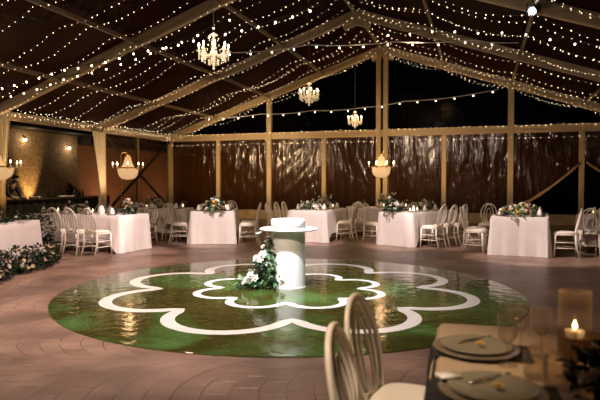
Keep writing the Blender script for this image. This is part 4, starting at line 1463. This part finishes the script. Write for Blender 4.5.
def person(loc, rz):
    p = thing('person', 'person in dark clothes bent over the bar counter in front of the glowing stone wall', 'person', loc, rz)
    # local +Y is forward
    P = [(0, 0, .93), (0, .03, 1.08), (0, .10, 1.24), (0, .18, 1.37), (0, .23, 1.44), (0, .275, 1.49), (0, .33, 1.535), (0, .335, 1.61)]
    E = [(i, i+1) for i in range(7)]
    Rr = [(.15, .10), (.14, .095), (.155, .10), (.13, .085), (.055, .055), (.05, .055), (.072, .088), (.06, .075)]
    hands = []
    for sx in (-1, 1):
        b = len(P)
        P += [(sx*.17, .17, 1.36), (sx*.235, .22, 1.12), (sx*.20, .40, .985), (sx*.185, .455, .965), (sx*.18, .50, .957)]
        E += [(3, b), (b, b+1), (b+1, b+2), (b+2, b+3), (b+3, b+4)]
        Rr += [.058, .045, .032, (.03, .02), (.036, .016)]
        palm = b+4
        for fx, ln in ((-.026, .062), (-.009, .074), (.009, .07), (.026, .054)):
            k = len(P)
            P += [(sx*.18+fx, .535, .955), (sx*.18+fx*1.2, .535+ln*.55, .952), (sx*.18+fx*1.25, .535+ln, .938)]
            E += [(palm, k), (k, k+1), (k+1, k+2)]
            Rr += [.0095, .0085, .007]
        k = len(P)
        P += [(sx*.18-sx*.035, .51, .952), (sx*.18-sx*.052, .545, .945)]
        E += [(b+3, k), (k, k+1)]
        Rr += [.011, .009]
        b = len(P)
        P += [(sx*.10, .0, .86), (sx*.115, .03, .48), (sx*.12, -.01, .09), (sx*.125, .10, .035), (sx*.13, .17, .03)]
        E += [(0, b), (b, b+1), (b+1, b+2), (b+2, b+3), (b+3, b+4)]
        Rr += [.085, .058, .042, (.04, .03), (.035, .022)]
    body = skin_chain('body', P, E, Rr, M['skin'], p)
    # face
    hd = Vector((0, .335, 1.565))
    fc = MB()
    fc.tube([hd+Vector((0, .075, .02)), hd+Vector((0, .105, -.012)), hd+Vector((0, .085, -.022))], [.008, .014, .012], 8)
    fc.build('nose', M['skin'], p)
    for sx in (-1, 1):
        MB().ball(hd+Vector((sx*.03, .072, .012)), .011, 8, 6).build('eye', M['black'], p)
        MB().ball(hd+Vector((sx*.078, -.005, -.005)), .022, 8, 6, sz=1.4).build('ear', M['skin'], p)
    MB().tube([hd+Vector((-.022, .078, -.05)), hd+Vector((0, .086, -.052)), hd+Vector((.022, .078, -.05))], .006, 6).build('mouth', M['petal_blush'], p)
    hr = MB()
    for j in range(9):
        th = PI*.62*j/8
        for i in range(20):
            a = 2*PI*i/20
            r = 1.0+.04*math.sin(5*a+2*th)
            y = -.012+.104*r*math.sin(th)*math.sin(a)
            cut = max(0, math.sin(a))*.055*(j/8)
            hr.v.append((hd.x+.086*r*math.sin(th)*math.cos(a), hd.y+y, hd.z+.012+.10*r*math.cos(th)+cut*1.6))
    for j in range(8):
        for i in range(20):
            k = (i+1) % 20
            hr.f.append((j*20+i, (j+1)*20+i, (j+1)*20+k, j*20+k)); hr.mi.append(0)
    hr.build('hair', M['hair'], p)
    # shirt and trousers, slightly larger than the body
    SP = [(0, 0, .90), (0, .03, 1.08), (0, .10, 1.24), (0, .18, 1.37), (0, .215, 1.415)]
    SE = [(0, 1), (1, 2), (2, 3), (3, 4)]
    SR = [(.165, .115), (.155, .11), (.17, .115), (.145, .10), (.07, .07)]
    for sx in (-1, 1):
        b = len(SP)
        SP += [(sx*.17, .17, 1.36), (sx*.235, .22, 1.12), (sx*.205, .37, 1.0)]
        SE += [(3, b), (b, b+1), (b+1, b+2)]
        SR += [.07, .056, .044]
    skin_chain('shirt', SP, SE, SR, M['shirt'], p)
    TP = [(0, 0, .95)]
    TE, TR = [], [(.155, .11)]
    for sx in (-1, 1):
        b = len(TP)
        TP += [(sx*.10, .0, .84), (sx*.115, .03, .48), (sx*.12, -.01, .08)]
        TE += [(0, b), (b, b+1), (b+1, b+2)]
        TR += [.10, .072, .06]
    skin_chain('trousers', TP, TE, TR, M['trouser'], p)
    for sx in (-1, 1):
        sh = MB()
        sh.lathe([(0, 0), (.05, 0), (.055, .02), (.045, .06), (0, .075)], 12)
        o = sh.build('shoe', M['black'], p, (sx*.125, .08, 0.0))
        o.scale = (.95, 2.3, 1)
    return p


pq = V(6.62, -10.85, 0)
person(pq, rot_for(BX.x+.15, BX.y))

# ------------------------------------------------------------------ spotlight fixture on the rafter
sq = V(2*BAY+.2, 4.42, 4.72)
sp = thing('spotlight', 'bright blue white spotlight hung on the rafter at upper right', 'spotlight', sq)
dirv = (Vector((-0.2, 6.2, .9))-sq).normalized()
rq = dirv.to_track_quat('Z', 'Y').to_euler()
MB().lathe([(0, -.16), (.07, -.18), (.095, -.13), (.10, .08), (.108, .10), (.103, .10), (.095, .07), (0, .06)], 20).build('housing', M['black'], sp).rotation_euler = rq
o = MB().lathe([(0, .062), (.094, .066), (0, .07)], 20).build('lens', M['spot_lens'], sp)
o.rotation_euler = rq
MB().tube([(-.12, 0, 0), (-.12, 0, .12), (0, 0, .16), (.12, 0, .12), (.12, 0, 0)], .01, 6).build('yoke', M['black'], sp)
MB().tube([(0, 0, .16), (0, 0, .30)], .016, 8).build('clamp', M['black'], sp)

# ------------------------------------------------------------------ string lights
ico = MB().ball((0, 0, 0), 1.0, 6, 4, sz=1.15).mesh('bulb', M['fairy'])
icf = MB().ball((0, 0, 0), 1.0, 8, 6, sz=1.1).mesh('bulb', M['festoon'])
ME_SOCK = MB().lathe([(0, 0), (.013, 0), (.015, .03), (0, .035)], 8).mesh('socket', M['black'])


def string(pts, spacing, label, cat, group, bulb, br, wire_m, wire_r, rnd, jit=.012, name='fairy_light_string', socket=False):
    P = [Vector(p) for p in pts]
    base = P[0].copy()
    t = thing(name, label, cat, base, 0, group)
    Q = [p-base for p in P]
    MB().tube(Q, wire_r, 4).build('cable', wire_m, t)
    # walk
    acc = spacing*rnd.uniform(.2, .9)
    for a, b in zip(Q, Q[1:]):
        L = (b-a).length
        while acc < L:
            p = a.lerp(b, acc/L)
            if socket:
                k = put('bulb', bulb, t, p-Vector((0, 0, .035+br)), scale=br)
                put('socket', ME_SOCK, k, (0, 0, br/br*.9), scale=1/br)
            else:
                p = p+Vector((rnd.uniform(-jit, jit)*2, rnd.uniform(-jit, jit), -rnd.uniform(.0, jit*2)))
                put('bulb', bulb, t, p, scale=br*rnd.uniform(.65, 1.4))
            acc += spacing
        acc -= L
    return t


rnd = random.Random(99)
BAYN = ['bay nearest the gable', 'second bay from the gable', 'third bay from the gable']
for k in range(3):
    for j in range(6):
        s = FR[k]+BAY*(j+.5)/6
        for sd, sn in ((-1, 'left'), (1, 'right')):
            pts = []
            n = 32
            sg = rnd.uniform(.10, .26)
            lw = rnd.uniform(.0, .28)*(1.6 if k == 0 else 1.0)
            wob = rnd.uniform(.04, .16)
            for i in range(n+1):
                u = i/n
                wv = sd*HW*(.985-.975*u)
                # sags between the purlins it is clipped to
                fr_ = (abs(wv)/HW*4) % 1
                z = roof_z(wv)-.10-sg*math.sin(PI*fr_)**.8-lw*math.sin(PI*u)**.6
                pts.append(V(s+wob*math.sin(5*u+j*1.7), wv, z))
            string(pts, .16, '%s roof slope fairy lights, %s string of six in the %s' % (sn, ORD[j], BAYN[k]), 'string lights', 'fairy light strings under the roof', ico, .0060, M['clear_wire'], .0022, rnd)
# along the eaves and the gable beam
for sd, sn in ((-1, 'left'), (1, 'right')):
    for lvl, (zz, sp_, nm) in enumerate(((EAVE+.12, .19, 'along the top of the gable beam'), (EAVE-.30, .24, 'hanging just below the gable beam'))):
        pts = [V(.11+.0, sd*HW*(.99-.98*i/30), zz-.05*abs(math.sin(PI*i/2.5))) for i in range(31)]
        string(pts, sp_, 'strand of tiny warm lights %s, %s half' % (nm, sn), 'string lights', 'fairy light strands on the gable beam', ico, .0072, M['clear_wire'], .0022, rnd)
for k in range(3):
    for lvl, (zz, nm) in enumerate(((EAVE+.16, 'top edge'), (EAVE+.02, 'inner face'))):
        pts = [V(FR[k]+.1+(BAY-.2)*i/20, -HW+.12, zz-.05*abs(math.sin(PI*i/3))) for i in range(21)]
        string(pts, .15, 'fairy lights on the %s of the left eave beam, %s' % (nm, BAYN[k]), 'string lights', 'fairy light strands on the left eave beam', ico, .0075, M['clear_wire'], .0022, rnd)

# festoon lines with larger bulbs
def fest(ctrl, label, spacing, wire=None, wr=.006):
    pts = []
    for (a, b) in zip(ctrl, ctrl[1:]):
        pa, pb = V(*a), V(*b)
        for i in range(8):
            u = i/8
            p = pa.lerp(pb, u)
            p.z -= .05*math.sin(PI*u)*(pb-pa).length/2
            pts.append(p)
    pts.append(V(*ctrl[-1]))
    return string(pts, spacing, label, 'string lights', 'festoon lines across the tent', icf, .019, wire or M['wire'], wr, rnd, name='festoon_string', socket=True)


fest([(10.4, -8.6, 3.55), (10.4, -5.4, 3.98), (10.4, -3.4, 4.25), (10.4, -1.9, 4.42), (10.4, .6, 4.8)], 'festoon line of larger bulbs sweeping from the left edge past the largest chandelier', .36)
fest([(9.3, -8.6, 3.62), (9.3, -6.2, 4.05), (9.3, -3.6, 4.55), (9.3, -1.5, 5.2)], 'festoon line of larger bulbs behind the first one at upper left', .42)
fest([(6.6, -3.4, 5.02), (6.6, -.8, 5.04), (6.6, 1.4, 4.95), (6.6, 3.2, 4.85), (6.6, 4.3, 4.7)], 'pale lit festoon line right of the largest chandelier', .62, M['spotlit_wire'], .010)
fest([(7.6, 1.0, 4.95), (7.6, 2.6, 4.92), (7.6, 4.2, 4.75), (7.6, 6.4, 4.2)], 'festoon line of larger bulbs crossing the upper right rafters', .5)
fest([(1.5, -6.7, 3.92), (1.5, -4.2, 3.97), (1.5, -2.2, 4.02), (1.5, -.4, 4.05), (1.5, 1.0, 4.2), (1.5, 4.0, 4.45)], 'festoon line strung low across the gable above its beam', .6, M['spotlit_wire'], .009)

# ------------------------------------------------------------------ foreground table and chairs
UF = unit(.25, .97)
PF = (.67, .54)
WF = 1.05
LF = 2.0
# local: x along UF from near end
rzF = math.atan2(UF[1], UF[0])
table(PF, UF, LF, WF, 'banquet table in the right foreground under the tan cloth', 'tan cloth on the foreground table at lower right', (.5, .54, .5, .54), 33, M['tan_cloth'])


def onF(x, y, z=TOP):
    return Vector((x, y, z))


chair(.50, 2.45, .89, -.46, 'blurred ivory oval back chair in the foreground, farther of the two', scale=.962)
chair(.385, 1.95, .96, -.28, 'blurred ivory oval back chair in the foreground, nearer one at the bottom edge', scale=.962)


def napkin(loc, rz, label, e=.15):
    mb = MB()
    n = 14
    # runs over the table edge at local -x and hangs
    prof = [(.20, .004), (.05, .004), (-.08, .004), (-e, .006), (-e-.022, -.004), (-e-.036, -.03), (-e-.046, -.10), (-e-.050, -.17)]
    for x, z in prof:
        for i in range(n+1):
            u = i/n-.5
            mb.v.append((x+.006*math.sin(20*u)*(1 if z < 0 else 0), u*.21, z+.0015*math.sin(16*u)))
    m_ = len(prof)
    mb.f = [(j*(n+1)+i, j*(n+1)+i+1, (j+1)*(n+1)+i+1, (j+1)*(n+1)+i) for j in range(m_-1) for i in range(n)]
    mb.mi = [0]*len(mb.f)
    return tag(mb.build('napkin', M['black_cloth'], None, loc, rz), label, 'napkin')


ME_CHARGER = MB().lathe([(0, .001), (.10, .001), (.16, .008), (.163, .011), (.158, .012), (.10, .006), (0, .005)], 48).mesh('charger_plate', M['charger'])
ME_DIN = MB().lathe([(0, .0), (.08, .0), (.088, .003), (.132, .014), (.134, .017), (.130, .017), (.086, .008), (0, .006)], 48).mesh('dinner_plate', M['china'])
ME_BUD = rose_mesh('flower', M['petal_yellow'], 1.0, 44)
perp = Vector((UF[1], -UF[0]))
for (x, y, which, eg) in ((.685, 2.16, 'farther', .135), (.595, 1.71, 'nearer', .165)):
    rzp = math.atan2(perp.y, perp.x)
    napkin(Vector((x, y, TOP))-Vector((perp.x, perp.y, 0))*.0, rzp, 'black napkin under the %s foreground plate, hanging over the table edge' % which, eg)
    tag(put('charger_plate', ME_CHARGER, None, (x, y, TOP+.0065)), 'smoky charger under the %s plate on the foreground table' % which, 'charger')
    tag(put('dinner_plate', ME_DIN, None, (x, y, TOP+.0125)), 'grey dinner plate, %s of the two on the foreground table' % which, 'plate')
    tag(put('flower', ME_BUD, None, (x+.01, y-.02, TOP+.036), scale=.016), 'small yellow bud laid on the %s foreground plate' % which, 'flower')
    kn = MB().box((0, 0, .004), (.10, .016, .003)).box((.09, 0, .004), (.09, .010, .004))
    tag(kn.build('butter_knife', M['steel'], None, (x-.02, y+.055, TOP+.0225), .5), 'steel butter knife resting on the %s foreground plate' % which, 'knife')
tag(MB().box((0, 0, .002), (.075, .05, .003)).build('place_card', M['paper'], None, (.48, 1.79, TOP+.032), .25), 'small white card on the left rim of the nearer foreground plate', 'card')

RIBW = [(0, .0), (.034, .0), (.035, .003), (.007, .008), (.0045, .03), (.0045, .07), (.012, .078), (.030, .10), (.034, .13), (.034, .185), (.0325, .185), (.032, .13), (.028, .102), (.01, .081), (0, .079)]
ME_RIB = MB().lathe(RIBW, 48, rib=.035, nrib=16).mesh('wine_glass', M['glass'])
ME_TUMB = MB().lathe([(0, 0), (.034, 0), (.037, .004), (.039, .09), (.0365, .09), (.034, .012), (0, .012)], 48, rib=.03, nrib=16).mesh('tumbler', M['glass'])
for (x, y, sc, lab) in ((.745, 1.99, 1.0, 'ribbed stemmed glass just right of the nearer foreground plate'), (.86, 2.16, 1.0, 'ribbed stemmed glass behind, left one of the pair near the candle cylinder'), (.915, 2.10, .97, 'ribbed stemmed glass next to the tall candle cylinder'),
                        (.895, 1.86, .9, 'ribbed stemmed glass at the bottom edge in front of the candle cylinder')):
    tag(put('wine_glass', ME_RIB, None, (x, y, TOP+.001), scale=sc), lab, 'glass')
for (x, y, lab) in ((.79, 1.86, 'short ribbed tumbler beside the nearer foreground plate'), (.815, 1.76, 'short ribbed tumbler cut by the bottom edge of the photo')):
    tag(put('tumbler', ME_TUMB, None, (x, y, TOP+.001)), lab, 'glass')


def cylinder_candle(x, y, h, wat, label, r=.058, flame=True):
    t = thing('candle_cylinder', label, 'candle', (x, y, TOP+.001))
    MB().lathe([(0, 0), (r, 0), (r, h), (r-.003, h), (r-.003, .008), (0, .008)], 40).build('glass_cylinder', M['glass'], t, auto=40)
    MB().lathe([(0, .009), (r-.0035, .009), (r-.0035, wat), (0, wat)], 36).build('water', M['water'], t, auto=40)
    MB().lathe([(0, wat-.012), (.026, wat-.008), (.033, wat+.006), (.034, wat+.02), (.0, wat+.018)], 24).build('floating_candle', M['candle'], t)
    MB().lathe([(0, 0), (.0065, .007), (.008, .015), (.005, .027), (0, .037)], 10).build('flame', M['flame'], t, (0, 0, wat+.02))
    return t


cylinder_candle(1.025, 2.07, .25, .085, 'tall glass cylinder with a lit floating candle on the foreground table')
cylinder_candle(1.36, 2.28, .22, .07, 'second candle cylinder at the right edge of the foreground table')
lamp('candle_glow', 'POINT', (1.0, 2.02, TOP+.3), 1.5, (1, .5, .18), size=.03)
arrangement('flower_arrangement', 'dark unlit foliage arrangement on the foreground table at the lower right corner', 'flowers', (1.0, 1.73, TOP+.002),
            [(0, 0, .05, .14, .14, .05), (.1, .06, .07, .12, .12, .06)], 240, 7, seed=131, mats=[M['leaf_dark']], kinds=('petal_blush', 'petal_cream'), ln=(.04, .08), fr=(.012, .02))
